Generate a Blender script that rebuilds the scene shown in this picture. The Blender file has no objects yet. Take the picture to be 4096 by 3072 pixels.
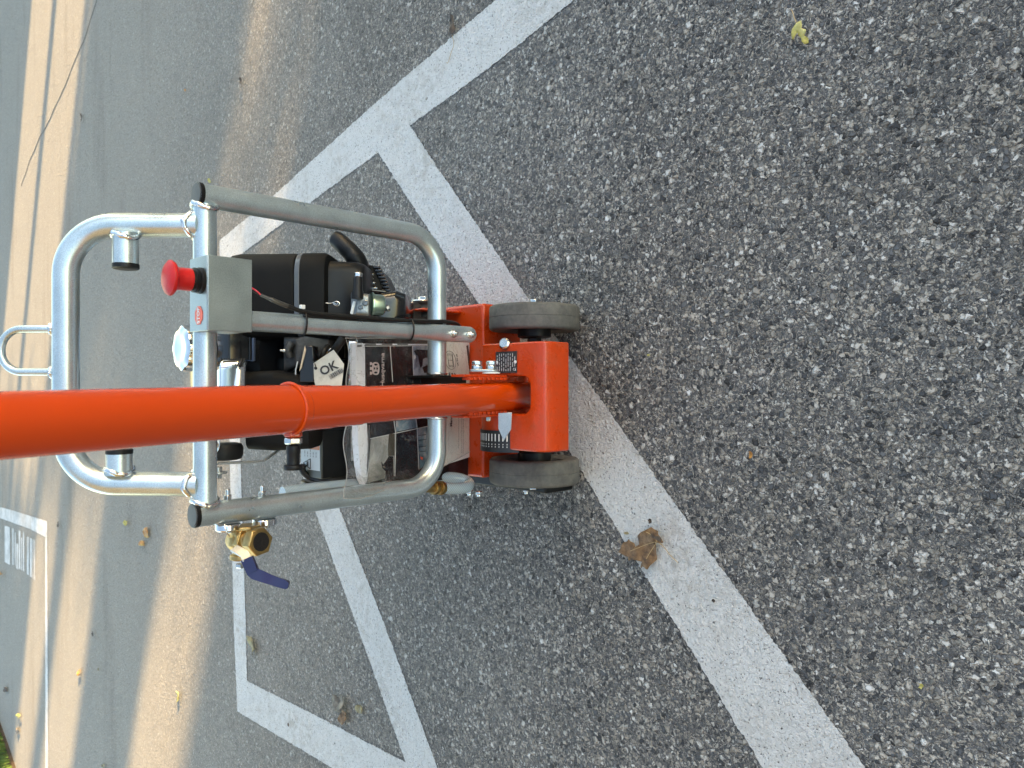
import bpy, bmesh, math, random
from mathutils import Vector, Matrix, noise
V = Vector
R = math.radians
random.seed(7)
sc = bpy.context.scene
COL = sc.collection

# ---------------------------------------------------------------- camera
CAM_H = 1.05            # phone held about a metre above the asphalt, looking 45 degrees down, turned on its side
PITCH = R(45)
FPX = 3000.0
sn, cs = math.sin(PITCH), math.cos(PITCH)
RV, UV, FV = V((1, 0, 0)), V((0, sn, cs)), V((0, cs, -sn))
CAM = V((0, 0, CAM_H))
cd = bpy.data.cameras.new('camera')
cam = bpy.data.objects.new('camera', cd); COL.objects.link(cam)
cd.sensor_fit = 'HORIZONTAL'; cd.sensor_width = 36; cd.lens = 36 * FPX / 4096
cd.dof.use_dof = True; cd.dof.focus_distance = 1.15; cd.dof.aperture_fstop = 11
cd.clip_start = 0.02; cd.clip_end = 2000
m = Matrix((-UV, RV, -FV)).transposed().to_4x4(); m.translation = CAM
cam.matrix_world = m
sc.camera = cam

# ---------------------------------------------------------------- sky, sun, exposure
SUN_EL = 11.0
SUN_DIR = V((0.9348, -0.3552, 0)).normalized() * math.cos(R(SUN_EL)) + V((0, 0, math.sin(R(SUN_EL))))
w = bpy.data.worlds.new('World'); sc.world = w; w.use_nodes = True
nt = w.node_tree
sky = nt.nodes.new('ShaderNodeTexSky'); sky.sky_type = 'NISHITA'; sky.sun_disc = False
sky.sun_elevation = R(SUN_EL)
sky.sun_rotation = math.atan2(SUN_DIR.x, SUN_DIR.y)
sky.altitude = 100; sky.air_density = 1.0; sky.dust_density = 1.2; sky.ozone_density = 0.6
bg = nt.nodes['Background']; bg.inputs['Strength'].default_value = 0.15
tint = nt.nodes.new('ShaderNodeMix'); tint.data_type = 'RGBA'; tint.blend_type = 'MULTIPLY'; tint.inputs[0].default_value = 1
nt.links.new(sky.outputs[0], tint.inputs[6]); tint.inputs[7].default_value = (.99, .94, .85, 1)      # hazy evening air
nt.links.new(tint.outputs[2], bg.inputs[0])
sl = bpy.data.lights.new('sun', 'SUN'); sl.energy = 5.0; sl.angle = R(0.55); sl.color = (1.0, 0.67, 0.32)
so = bpy.data.objects.new('sun', sl); COL.objects.link(so)
so.rotation_euler = SUN_DIR.to_track_quat('Z', 'Y').to_euler()
sc.view_settings.view_transform = 'Standard'; sc.view_settings.look = 'None'
sc.view_settings.gamma = 1.0; sc.view_settings.use_curve_mapping = False
sc.view_settings.exposure = 2.62

# ---------------------------------------------------------------- helpers
def ray(X, Y):
    return FV + RV * ((1536 - Y) / FPX) + UV * ((2048 - X) / FPX)
def PD(X, Y, d): return CAM + ray(X, Y) * d
def PY(X, Y, y): r = ray(X, Y); return CAM + r * (y / r.y)
def PZ(X, Y, z): r = ray(X, Y); return CAM + r * ((z - CAM_H) / r.z)
def PX(X, Y, x): r = ray(X, Y); return CAM + r * (x / r.x)
def PP(X, Y, O, N): r = ray(X, Y); return CAM + r * ((O - CAM).dot(N) / r.dot(N))

def tag(o, label=None, cat=None, group=None, kind=None):
    if label: o['label'] = label
    if cat: o['category'] = cat
    if group: o['group'] = group
    if kind: o['kind'] = kind
    return o
WP = {}
def empty(name, loc=(0, 0, 0), parent=None):
    o = bpy.data.objects.new(name, None); COL.objects.link(o); o.location = loc; o.empty_display_size = .05
    WP[o.name] = V(loc)
    if parent: o.parent = parent; o.matrix_parent_inverse = Matrix.Translation(-WP[parent.name])
    return o
def link(name, me, mat, parent=None):
    o = bpy.data.objects.new(name, me); COL.objects.link(o)
    if mat: me.materials.append(mat)
    if parent:
        o.parent = parent
        o.matrix_parent_inverse = Matrix.Translation(-WP.get(parent.name, V((0, 0, 0))))
    return o
def obj(name, bm, mat, parent=None, bev=0, seg=2, ang=35, smooth=True, sub=0):
    me = bpy.data.meshes.new(name)
    bmesh.ops.recalc_face_normals(bm, faces=bm.faces)
    bm.to_mesh(me); bm.free()
    if smooth:
        for p in me.polygons: p.use_smooth = True
        me.set_sharp_from_angle(angle=R(ang))
    o = link(name, me, mat, parent)
    if bev:
        b = o.modifiers.new('bevel', 'BEVEL'); b.width = bev; b.segments = seg; b.limit_method = 'ANGLE'; b.angle_limit = R(30)
        b.harden_normals = False
    if sub:
        s = o.modifiers.new('sub', 'SUBSURF'); s.levels = sub; s.render_levels = sub
    return o

def fillet(pts, rad, n=8):
    pts = [V(p) for p in pts]; out = [pts[0]]
    rads = rad if isinstance(rad, (list, tuple)) else [rad] * len(pts)
    for i in range(1, len(pts) - 1):
        a, b, c = pts[i - 1], pts[i], pts[i + 1]
        u = (a - b).normalized(); v = (c - b).normalized(); th = u.angle(v)
        t = min(rads[i] / math.tan(th / 2), (a - b).length * .49, (c - b).length * .49); r = t * math.tan(th / 2)
        ctr = b + (u + v).normalized() * (r / math.sin(th / 2))
        p0, p1 = b + u * t, b + v * t
        e0, e1 = p0 - ctr, p1 - ctr; an = e0.angle(e1)
        for k in range(n + 1):
            s = k / n
            out.append(ctr + (e0 * math.sin((1 - s) * an) + e1 * math.sin(s * an)) / math.sin(an))
    out.append(pts[-1]); return out
def spline(pts, n=8):
    pts = [V(p) for p in pts]; out = []
    for i in range(len(pts) - 1):
        p0 = pts[i - 1] if i else pts[0] * 2 - pts[1]
        p1, p2 = pts[i], pts[i + 1]
        p3 = pts[i + 2] if i + 2 < len(pts) else p2 * 2 - p1
        for k in range(n):
            t = k / n
            out.append(.5 * ((2 * p1) + (p2 - p0) * t + (2 * p0 - 5 * p1 + 4 * p2 - p3) * t * t + (3 * p1 - p0 - 3 * p2 + p3) * t ** 3))
    out.append(pts[-1]); return out
def tube(bm, pts, r, n=16, cap=True, flat=None, closed=False):
    pts = [V(p) for p in pts]; N = len(pts)
    rs = r if isinstance(r, (list, tuple)) else [r] * N
    T = []
    for i in range(N):
        if closed: t = pts[(i + 1) % N] - pts[i - 1]
        else: t = pts[min(i + 1, N - 1)] - pts[max(i - 1, 0)]
        T.append(t.normalized())
    a = V((0, 0, 1)) if abs(T[0].z) < .9 else V((0, 1, 0))
    if flat: a = V(flat)
    u = (a - T[0] * a.dot(T[0])).normalized()
    rings = []
    for i in range(N):
        if i:
            q = T[i - 1].rotation_difference(T[i]); u = q @ u
        u = (u - T[i] * u.dot(T[i])).normalized(); v = T[i].cross(u)
        rings.append([bm.verts.new(pts[i] + (u * math.cos(2 * math.pi * k / n) + v * math.sin(2 * math.pi * k / n)) * rs[i]) for k in range(n)])
    for i in range(N if closed else N - 1):
        A, B = rings[i], rings[(i + 1) % N]
        for k in range(n): bm.faces.new((A[k], A[(k + 1) % n], B[(k + 1) % n], B[k]))
    if cap and not closed:
        bm.faces.new(rings[0][::-1]); bm.faces.new(rings[-1])
    return bm
def basis(axis, up=None):
    w_ = V(axis).normalized()
    a = V(up) if up else (V((0, 0, 1)) if abs(w_.z) < .9 else V((0, 1, 0)))
    u = (a - w_ * a.dot(w_)).normalized(); v = w_.cross(u)
    return u, v, w_
def lathe(bm, prof, O, axis, n=32, up=None, ph=0, closed=False):
    u, v, w_ = basis(axis, up); O = V(O); rings = []
    for (r, h) in prof:
        rings.append([bm.verts.new(O + w_ * h + (u * math.cos(2 * math.pi * (k + ph) / n) + v * math.sin(2 * math.pi * (k + ph) / n)) * max(r, 1e-5)) for k in range(n)])
    for i in range(len(rings) - 1):
        A, B = rings[i], rings[i + 1]
        for k in range(n): bm.faces.new((A[k], A[(k + 1) % n], B[(k + 1) % n], B[k]))
    if closed:
        A, B = rings[-1], rings[0]
        for k in range(n): bm.faces.new((A[k], A[(k + 1) % n], B[(k + 1) % n], B[k]))
    else:
        bm.faces.new(rings[0][::-1]); bm.faces.new(rings[-1])
    return bm
def box(bm, x0, x1, y0, y1, z0, z1, M=None):
    vs = [V((x, y, z)) for x in (x0, x1) for y in (y0, y1) for z in (z0, z1)]
    if M: vs = [M @ v for v in vs]
    b = [bm.verts.new(v) for v in vs]
    for f in ((0, 1, 3, 2), (4, 6, 7, 5), (0, 4, 5, 1), (2, 3, 7, 6), (0, 2, 6, 4), (1, 5, 7, 3)): bm.faces.new([b[i] for i in f])
    return bm
def obox(bm, O, u, v, w_, a, b, c):
    """box at O spanning a along u, b along v, c along w (each a (lo,hi) pair)"""
    M = Matrix((V(u), V(v), V(w_))).transposed().to_4x4(); M.translation = V(O)
    return box(bm, a[0], a[1], b[0], b[1], c[0], c[1], M)
def prism(bm, pts, ext):
    """closed polygon of 3D points extruded by vector ext"""
    ext = V(ext); A = [bm.verts.new(V(p)) for p in pts]; B = [bm.verts.new(V(p) + ext) for p in pts]
    bm.faces.new(A[::-1]); bm.faces.new(B); n = len(A)
    for i in range(n): bm.faces.new((A[i], A[(i + 1) % n], B[(i + 1) % n], B[i]))
    return bm
def BM(): return bmesh.new()
def hexnut(name, O, axis, r, h, mat, parent, stud=0, washer=0, ph=0, up=None):
    """hexagon nut or bolt head, with an optional stud end and washer, as one mesh"""
    bm = BM(); O = V(O); ax = V(axis).normalized(); h0 = 0
    if washer: lathe(bm, [(washer * .95, 0), (washer, .0004), (washer, .0014), (washer * .95, .0018)], O, ax, 24); h0 = .0018
    lathe(bm, [(r * .9, h0 + .0001), (r, h0 + h * .1), (r, h0 + h * .85), (r * .86, h0 + h)], O, ax, 6, up=up, ph=ph)
    if stud: lathe(bm, [(r * .5, h0 + h - .001), (r * .5, h0 + h + stud * .85), (r * .4, h0 + h + stud)], O, ax, 14)
    return obj(name, bm, mat, parent, bev=.0004, seg=1, ang=25)
def weld(name, ctr, axis, rad, r, mat, parent, seed=0, arc=(0, 1), squash=None):
    bm = BM(); u, v, w_ = basis(axis); pts = []; rs = []; n = 40
    for k in range(n):
        a = 2 * math.pi * (arc[0] + (arc[1] - arc[0]) * k / n)
        j = noise.noise(V((k * .6, seed, 0)))
        off = 0 if squash is None else squash * math.cos(2 * a)
        pts.append(V(ctr) + (u * math.cos(a) + v * math.sin(a)) * (rad + j * r * .5) + w_ * (off + j * r * .4))
        rs.append(r * (1 + .35 * noise.noise(V((k * 1.3, seed + 9, 0)))))
    tube(bm, pts, rs, 8, closed=(arc[1] - arc[0]) >= .99)
    return obj(name, bm, mat, parent, ang=180)
def text(name, s, O, u, v, size, mat, parent, ext=.0002, bold=0, align='CENTER', sx=1.0):
    cu = bpy.data.curves.new('txt', 'FONT'); cu.body = s; cu.size = size; cu.extrude = ext; cu.offset = bold
    cu.align_x = align; cu.align_y = 'CENTER'; cu.resolution_u = 3
    t = bpy.data.objects.new('txt', cu); COL.objects.link(t)
    bpy.context.view_layer.update()
    me = bpy.data.meshes.new_from_object(t.evaluated_get(bpy.context.evaluated_depsgraph_get()))
    bpy.data.objects.remove(t); bpy.data.curves.remove(cu)
    u = V(u).normalized(); v = V(v).normalized(); n_ = u.cross(v)
    M = Matrix((u * sx, v, n_)).transposed().to_4x4(); M.translation = V(O)
    me.transform(M); me.name = name
    return link(name, me, mat, parent)

# ---------------------------------------------------------------- materials
def newmat(name):
    mt = bpy.data.materials.new(name); mt.use_nodes = True
    return mt, mt.node_tree, mt.node_tree.nodes['Principled BSDF']
class NT:
    def __init__(s, nt): s.nt = nt
    def n(s, t, **k):
        nd = s.nt.nodes.new(t)
        for a, b in k.items(): setattr(nd, a, b)
        return nd
    def l(s, a, b): s.nt.links.new(a, b)
    def coord(s): return s.n('ShaderNodeTexCoord').outputs['Object']
    def noise(s, vec, scale, detail=3, rough=.5, dist=0):
        nd = s.n('ShaderNodeTexNoise'); s.l(vec, nd.inputs['Vector'])
        nd.inputs['Scale'].default_value = scale; nd.inputs['Detail'].default_value = detail
        nd.inputs['Roughness'].default_value = rough; nd.inputs['Distortion'].default_value = dist
        return nd
    def vor(s, vec, scale, feature='F1', rnd=1):
        nd = s.n('ShaderNodeTexVoronoi', feature=feature); s.l(vec, nd.inputs['Vector'])
        nd.inputs['Scale'].default_value = scale; nd.inputs['Randomness'].default_value = rnd
        return nd
    def ramp(s, fac, stops, interp='LINEAR'):
        nd = s.n('ShaderNodeValToRGB'); nd.color_ramp.interpolation = interp
        e = nd.color_ramp.elements
        while len(e) < len(stops): e.new(.5)
        for i, (p, c) in enumerate(stops):
            e[i].position = p; e[i].color = (c, c, c, 1) if isinstance(c, (int, float)) else (*c, 1)
        s.l(fac, nd.inputs[0]); return nd.outputs['Color']
    def math(s, op, a, b=None, clamp=False):
        nd = s.n('ShaderNodeMath', operation=op, use_clamp=clamp)
        for i, x in enumerate((a, b)):
            if x is None: continue
            if isinstance(x, (int, float)): nd.inputs[i].default_value = x
            else: s.l(x, nd.inputs[i])
        return nd.outputs[0]
    def mix(s, fac, a, b, mode='MIX'):
        nd = s.n('ShaderNodeMix', data_type='RGBA', blend_type=mode)
        for i, x in ((0, fac), (6, a), (7, b)):
            if isinstance(x, (int, float)): nd.inputs[i].default_value = x if i == 0 else (x, x, x, 1)
            elif isinstance(x, tuple): nd.inputs[i].default_value = (*x, 1)
            else: s.l(x, nd.inputs[i])
        return nd.outputs[2]
    def bump(s, h, dist, strength=1.0, normal=None):
        nd = s.n('ShaderNodeBump'); nd.inputs['Distance'].default_value = dist; nd.inputs['Strength'].default_value = strength
        s.l(h, nd.inputs['Height'])
        if normal: s.l(normal, nd.inputs['Normal'])
        return nd.outputs[0]
    def rng(s, x, a, b, c, d):
        nd = s.n('ShaderNodeMapRange'); s.l(x, nd.inputs[0])
        for i, q in enumerate((a, b, c, d)): nd.inputs[i + 1].default_value = q
        return nd.outputs[0]

def simple(name, col, rough=.5, metal=0, spec=.5, coat=0, nscale=0, namt=0, bump=0, bscale=200, dirt=None, rvar=0):
    mt, nt_, b = newmat(name); g = NT(nt_)
    b.inputs['Base Color'].default_value = (*col, 1); b.inputs['Roughness'].default_value = rough
    b.inputs['Metallic'].default_value = metal; b.inputs['Specular IOR Level'].default_value = spec
    b.inputs['Coat Weight'].default_value = coat; b.inputs['Coat Roughness'].default_value = .08
    c = g.coord()
    if nscale:
        nz = g.noise(c, nscale, 5, .6)
        f = g.rng(nz.outputs[0], .3, .7, 1 - namt, 1 + namt)
        mm = g.n('ShaderNodeVectorMath', operation='SCALE'); mm.inputs[0].default_value = col; g.l(f, mm.inputs['Scale'])
        g.l(mm.outputs[0], b.inputs['Base Color'])
    if dirt:
        nz = g.noise(c, dirt[1], 6, .7); f = g.ramp(nz.outputs[0], [(dirt[2], 0), (dirt[3], 1)])
        src = b.inputs['Base Color'].links[0].from_socket if b.inputs['Base Color'].links else tuple(col)
        g.l(g.mix(g.math('MULTIPLY', f, dirt[4]), src, dirt[0]), b.inputs['Base Color'])
    if rvar:
        nz = g.noise(c, 35, 6, .65); g.l(g.rng(nz.outputs[0], .3, .7, max(rough - rvar, .03), rough + rvar), b.inputs['Roughness'])
    if bump:
        nz = g.noise(c, bscale, 3, .5); g.l(g.bump(nz.outputs[0], bump), b.inputs['Normal'])
    return mt

ORANGE = simple('orange_paint', (.50, .044, .0015), .30, coat=.25, nscale=9, namt=.05, bump=.0003, bscale=420, dirt=((.30, .07, .03), 38, .50, .72, .45), rvar=.08)
ORANGE_T = simple('orange_tube_paint', (.54, .052, .0008), .24, coat=.35, nscale=7, namt=.03, bump=.00002, bscale=420)
def galvanised(name, rough=.30, tint=(.60, .69, .72)):
    mt, nt_, b = newmat(name); g = NT(nt_); c = g.coord()
    b.inputs['Metallic'].default_value = .80
    a = g.noise(c, 26, 3, .5); v = g.vor(c, 260)
    f = g.rng(a.outputs[0], .3, .7, .0, 1)
    warm = g.mix(f, tuple(x * .90 for x in tint), tuple(min(1, x * 1.10) for x in tint))
    spk = g.noise(c, 900, 2, .6); f2 = g.rng(spk.outputs[0], .35, .65, .82, 1.1)
    col = g.mix(1.0, warm, g.mix(0.0, f2, f2), 'MULTIPLY')
    g.l(col, b.inputs['Base Color'])
    g.l(g.rng(a.outputs[0], .3, .7, rough - .03, rough + .05), b.inputs['Roughness'])
    return mt
GALV = galvanised('galvanised_steel')
GALV2 = galvanised('zinc_plate', .36, (.50, .53, .54))
WELD = simple('weld_bead', (.75, .78, .80), .22, metal=1, bump=.0009, bscale=260, nscale=90, namt=.3)
CHROME = simple('bright_metal', (.80, .81, .83), .12, metal=1, bump=.00005, bscale=200)
ZINC = simple('zinc_bolt', (.66, .68, .68), .26, metal=1, nscale=120, namt=.15, bump=.0001, bscale=500)
BRASS = simple('brass', (.46, .32, .13), .40, metal=1, nscale=60, namt=.28, bump=.0006, bscale=420, dirt=((.25, .16, .06), 90, .58, .72, .6))
BLK = simple('black_plastic', (.006, .006, .0065), .45, spec=.35, nscale=30, namt=.3, bump=.0001, bscale=900, rvar=.08)
BLK_M = simple('matt_black_cover', (.006, .006, .006), .62, spec=.18, nscale=20, namt=.25, bump=.00025, bscale=1300)
BLK_G = simple('gloss_black_paint', (.008, .008, .009), .16, coat=.3, bump=.00006, bscale=60)
BLK_R = simple('black_rubber', (.008, .008, .008), .5, spec=.35, nscale=50, namt=.2, bump=.0001, bscale=600)
DKM = simple('dark_casting', (.07, .07, .07), .48, metal=.7, nscale=70, namt=.4, bump=.0006, bscale=300)
CARB = simple('grey_casting', (.30, .31, .31), .42, metal=.9, nscale=80, namt=.25, bump=.0004, bscale=350)
GRNM = simple('passivated_bowl', (.42, .56, .50), .28, metal=1, nscale=60, namt=.15)
CAPG = simple('cap_grey_plastic', (.06, .06, .055), .5, nscale=50, namt=.15, bump=.0002, bscale=700)
RED = simple('red_plastic', (.50, .012, .012), .38, spec=.45, nscale=60, namt=.08, bump=.00025, bscale=520)
REDW = simple('red_wire', (.62, .02, .06), .4)
BLUE = simple('blue_vinyl', (.018, .020, .085), .22, coat=.3, bump=.0002, bscale=240)
RUB = simple('worn_tyre_rubber', (.088, .087, .083), .72, spec=.3, nscale=35, namt=.15, bump=.0005, bscale=230, dirt=((.17, .165, .145), 48, .40, .68, .7))
PAPER = simple('white_paper', (.86, .87, .93), .6, spec=.2, nscale=15, namt=.03)
PAPER_BOUNCE = simple('bounce_tinted_paper', (.74, .70, .66), .6, spec=.2, nscale=15, namt=.03)  # white paper with the orange bounce light mixed into its colour
TAGM = simple('tag_card', (.50, .50, .46), .65, spec=.2, nscale=80, namt=.12, dirt=((.22, .21, .18), 70, .52, .72, .6))
INK = simple('black_ink', (.018, .017, .018), .5)
INKG = simple('grey_ink', (.16, .16, .17), .5)
COVER = simple('dark_cover_print', (.014, .011, .013), .22, spec=.3, coat=.1, nscale=25, namt=.9)
COVER_N = simple('navy_cover_print', (.010, .011, .018), .22, spec=.3, coat=.1, nscale=18, namt=.5)
LOGO = simple('pale_logo_print', (.72, .58, .56), .4)
RULE = simple('white_print', (.75, .74, .74), .4)
PLATE = simple('anodised_plate', (.05, .05, .052), .42, metal=.3)
PLATE_T = simple('plate_print', (.55, .55, .56), .45)
SCALEM = simple('scale_plate', (.018, .018, .02), .38)
ALU = simple('painted_white_metal', (.74, .75, .74), .35)
STKR = simple('sticker_red', (.80, .085, .02), .35)
LBL = simple('label_white', (.55, .58, .58), .35)
LBLO = simple('label_orange', (.55, .16, .035), .35)
BOX_SKY = simple('sky_toned_case', (.075, .078, .062), .42, nscale=30, namt=.15)  # black case, its colour lifted to hold the sky's reflection on top
SEAM = simple('tank_seam_brass', (.62, .40, .14), .28, metal=.8)

def photo_mat(name, a, b_, c_, scale):
    mt, nt_, b = newmat(name); g = NT(nt_); c = g.coord()
    nz = g.noise(c, scale, 4, .6, .6)
    g.l(g.ramp(nz.outputs[0], [(.36, a), (.5, b_), (.62, c_)]), b.inputs['Base Color'])
    b.inputs['Roughness'].default_value = .16; b.inputs['Coat Weight'].default_value = .4
    return mt
PH_GREY = photo_mat('grey_photo_print', (.20, .20, .18), (.32, .31, .29), (.46, .44, .42), 22)
PH_BLUE = photo_mat('blue_photo_print', (.06, .12, .18), (.20, .28, .35), (.45, .45, .48), 28)
PH_SITE = photo_mat('site_photo_print', (.09, .10, .14), (.34, .38, .46), (.62, .64, .70), 24)

def clear_bag():
    mt, nt_, b = newmat('clear_bag_film'); g = NT(nt_); c = g.coord()
    out = nt_.nodes['Material Output']
    tr = g.n('ShaderNodeBsdfTransparent'); tr.inputs[0].default_value = (.93, .94, .94, 1)
    gl = g.n('ShaderNodeBsdfGlossy'); gl.inputs['Roughness'].default_value = .10
    df = g.n('ShaderNodeBsdfDiffuse'); df.inputs[0].default_value = (.70, .72, .72, 1)
    w1 = g.noise(c, 22, 4, .6, 1.2); w2 = g.noise(c, 75, 3, .6, .8)
    h = g.math('ADD', w1.outputs[0], g.math('MULTIPLY', w2.outputs[0], .25))
    bp = g.bump(h, .009, 1.0)
    g.l(bp, gl.inputs['Normal'])
    lw = g.n('ShaderNodeLayerWeight'); lw.inputs[0].default_value = .5; g.l(bp, lw.inputs['Normal'])
    fr = g.math('ADD', g.math('MULTIPLY', g.math('POWER', lw.outputs['Facing'], 4.0), .42), .014)
    crease_glint = g.math('ABSOLUTE', g.math('SUBTRACT', w1.outputs[0], .5))
    cr = g.ramp(crease_glint, [(.0, 1), (.008, 0)])  # white diffuse lines painted in as highlights along the folds
    m1 = g.n('ShaderNodeMixShader'); g.l(g.math('ADD', g.math('MULTIPLY', cr, .26), .012), m1.inputs[0])
    g.l(tr.outputs[0], m1.inputs[1]); g.l(df.outputs[0], m1.inputs[2])
    m2 = g.n('ShaderNodeMixShader'); g.l(fr, m2.inputs[0])
    g.l(m1.outputs[0], m2.inputs[1]); g.l(gl.outputs[0], m2.inputs[2])
    g.l(m2.outputs[0], out.inputs[0]); return mt
BAG = clear_bag()
def hose_mat():
    mt, nt_, b = newmat('braided_clear_hose'); g = NT(nt_); c = g.coord()
    b.inputs['Roughness'].default_value = .22
    b.inputs['Coat Weight'].default_value = .5
    wv = g.n('ShaderNodeTexWave', wave_type='BANDS', bands_direction='DIAGONAL'); g.l(c, wv.inputs[0]); wv.inputs['Scale'].default_value = 130; wv.inputs['Distortion'].default_value = .3
    g.l(g.mix(wv.outputs[1], (.26, .34, .40), (.46, .55, .60)), b.inputs['Base Color'])
    b.inputs['Subsurface Weight'].default_value = .25; b.inputs['Subsurface Radius'].default_value = (.006, .007, .008); b.inputs['Subsurface Scale'].default_value = 1
    return mt
HOSE = hose_mat()

# asphalt: exposed aggregate in dark binder. One node group's worth of texture, shared by road and paint.
def stone_field(g, c):
    """returns colour, height of exposed-aggregate asphalt (metres in object space)"""
    wob = g.noise(c, 190, 2, .5)
    off = g.n('ShaderNodeVectorMath', operation='MULTIPLY_ADD')
    sub = g.n('ShaderNodeVectorMath', operation='SUBTRACT'); g.l(wob.outputs['Color'], sub.inputs[0]); sub.inputs[1].default_value = (.5, .5, .5)
    wob2 = g.noise(c, 70, 2, .5)
    off0 = g.n('ShaderNodeVectorMath', operation='MULTIPLY_ADD'); g.l(wob2.outputs['Color'], off0.inputs[0]); off0.inputs[1].default_value = (.011, .011, 0); g.l(c, off0.inputs[2])
    g.l(sub.outputs[0], off.inputs[0]); off.inputs[1].default_value = (.0095, .0095, 0); g.l(off0.outputs[0], off.inputs[2])
    p = off.outputs[0]
    flat = g.n('ShaderNodeVectorMath', operation='MULTIPLY'); g.l(p, flat.inputs[0]); flat.inputs[1].default_value = (1, 1, 0)
    p = flat.outputs[0]
    stones = [(.0, (.036, .038, .043)), (.14, (.062, .067, .077)), (.28, (.105, .112, .124)), (.40, (.165, .166, .170)), (.52, (.25, .238, .22)), (.66, (.34, .318, .285)), (.80, (.43, .405, .37)), (.93, (.52, .51, .49)), (1, (.64, .64, .635))]
    layers = []
    for sc_, th0, th1 in ((122, -.20, .72), (220, .05, .80), (410, .25, .85)):
        v = g.vor(p, sc_); sp = g.n('ShaderNodeSeparateColor'); g.l(v.outputs['Color'], sp.inputs[0])
        col = g.ramp(sp.outputs[0], stones)
        th = g.rng(sp.outputs[1], 0, 1, th0, th1)         # stone radius varies cell by cell
        d = g.math('SUBTRACT', th, v.outputs['Distance'])
        mask = g.math('MULTIPLY', d, 26, True)
        dome = g.math('MULTIPLY', d, 3.2, True)
        layers.append((col, mask, dome))
    base = g.ramp(g.noise(p, 420, 3, .7).outputs[0], [(.30, (.020, .021, .024)), (.5, (.088, .089, .094)), (.70, (.26, .25, .24))])
    pv = g.noise(c, 3.5, 4, .6)
    col = g.mix(g.math('MULTIPLY', layers[2][1], g.rng(pv.outputs[0], .35, .65, .6, 1.0)), base, layers[2][0])
    col = g.mix(layers[1][1], col, layers[1][0])
    col = g.mix(layers[0][1], col, layers[0][0])
    h = g.math('MULTIPLY', layers[2][2], .35)
    h = g.math('MAXIMUM', h, g.math('MULTIPLY', layers[1][2], .75))
    h = g.math('MAXIMUM', h, g.math('ADD', g.math('MULTIPLY', layers[0][1], .3), layers[0][2]))
    return col, h
def asphalt():
    mt, nt_, b = newmat('asphalt'); g = NT(nt_); c = g.coord()
    col, h = stone_field(g, c)
    # film of dust and wear, patchy, in the real colour of the road
    patch = g.noise(c, 1.1, 5, .62, .4); fine = g.noise(c, 9, 4, .6)
    tone = g.rng(patch.outputs[0], .3, .7, .80, 1.18)
    sc2 = g.n('ShaderNodeVectorMath', operation='SCALE'); g.l(col, sc2.inputs[0]); g.l(g.math('MULTIPLY', tone, g.rng(fine.outputs[0], .3, .7, .92, 1.08)), sc2.inputs['Scale'])
    # asphalt paled with distance, painting in the brightness of a grazing view
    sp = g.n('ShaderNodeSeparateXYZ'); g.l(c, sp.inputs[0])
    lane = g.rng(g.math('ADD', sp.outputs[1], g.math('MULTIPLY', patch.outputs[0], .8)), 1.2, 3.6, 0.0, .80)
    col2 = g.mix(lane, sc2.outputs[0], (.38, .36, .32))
    st = g.n('ShaderNodeMapping'); g.l(c, st.inputs[0]); st.inputs['Scale'].default_value = (.35, 2.4, 1)
    stain = g.ramp(g.noise(st.outputs[0], 1.6, 6, .65, .3).outputs[0], [(.54, 0), (.68, 1)])
    col2 = g.mix(g.math('MULTIPLY', stain, g.rng(sp.outputs[1], 2.2, 3.6, .0, .25)), col2, (.085, .072, .055))
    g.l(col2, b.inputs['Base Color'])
    b.inputs['Roughness'].default_value = .82; b.inputs['Specular IOR Level'].default_value = .32
    g.l(g.bump(h, .0065, 1.0), b.inputs['Normal'])
    return mt
def paint():
    mt, nt_, b = newmat('road_paint'); g = NT(nt_); c = g.coord()
    col, h = stone_field(g, c)
    n1 = g.noise(c, 260, 4, .65); n2 = g.noise(c, 5.5, 4, .6); n3 = g.noise(c, 48, 4, .7)
    pit = g.math('ADD', g.math('MULTIPLY', n1.outputs[0], 1.0), g.math('MULTIPLY', n2.outputs[0], .10))
    pm = g.ramp(pit, [(.40, 1), (.445, 0)])
    big = g.ramp(g.vor(c, 17).outputs['Distance'], [(.055, 1), (.075, 0)])
    pm = g.math('MAXIMUM', pm, g.math('MULTIPLY', big, g.ramp(g.noise(c, 31, 1).outputs[0], [(.55, 0), (.6, 1)])))
    wear = g.math('MULTIPLY', g.ramp(n2.outputs[0], [(.44, 0), (.66, 1)]), g.ramp(n3.outputs[0], [(.42, 0), (.64, 1)]))
    white = g.mix(g.math('MULTIPLY', wear, .6), (.68, .69, .70), (.30, .275, .24))
    white = g.mix(g.rng(n1.outputs[0], .35, .65, .22, 0), white, (.34, .34, .35))
    g.l(g.mix(pm, white, col), b.inputs['Base Color'])
    b.inputs['Roughness'].default_value = .62; b.inputs['Specular IOR Level'].default_value = .35
    hh = g.math('ADD', g.math('MULTIPLY', h, .55), g.math('MULTIPLY', n1.outputs[0], .9))
    g.l(g.bump(hh, .0050, 1.0), b.inputs['Normal'])
    return mt
ASPH = asphalt(); PAINT = paint()
PAINT_OLD = simple('worn_road_paint', (.56, .55, .53), .7, nscale=6, namt=.12, dirt=((.36, .35, .33), 14, .42, .6, .8))

# ---------------------------------------------------------------- the ground
bm = BM()
bmesh.ops.create_grid(bm, x_segments=2, y_segments=2, size=150)
road = tag(obj('road', bm, ASPH, smooth=False), kind='structure')

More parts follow.
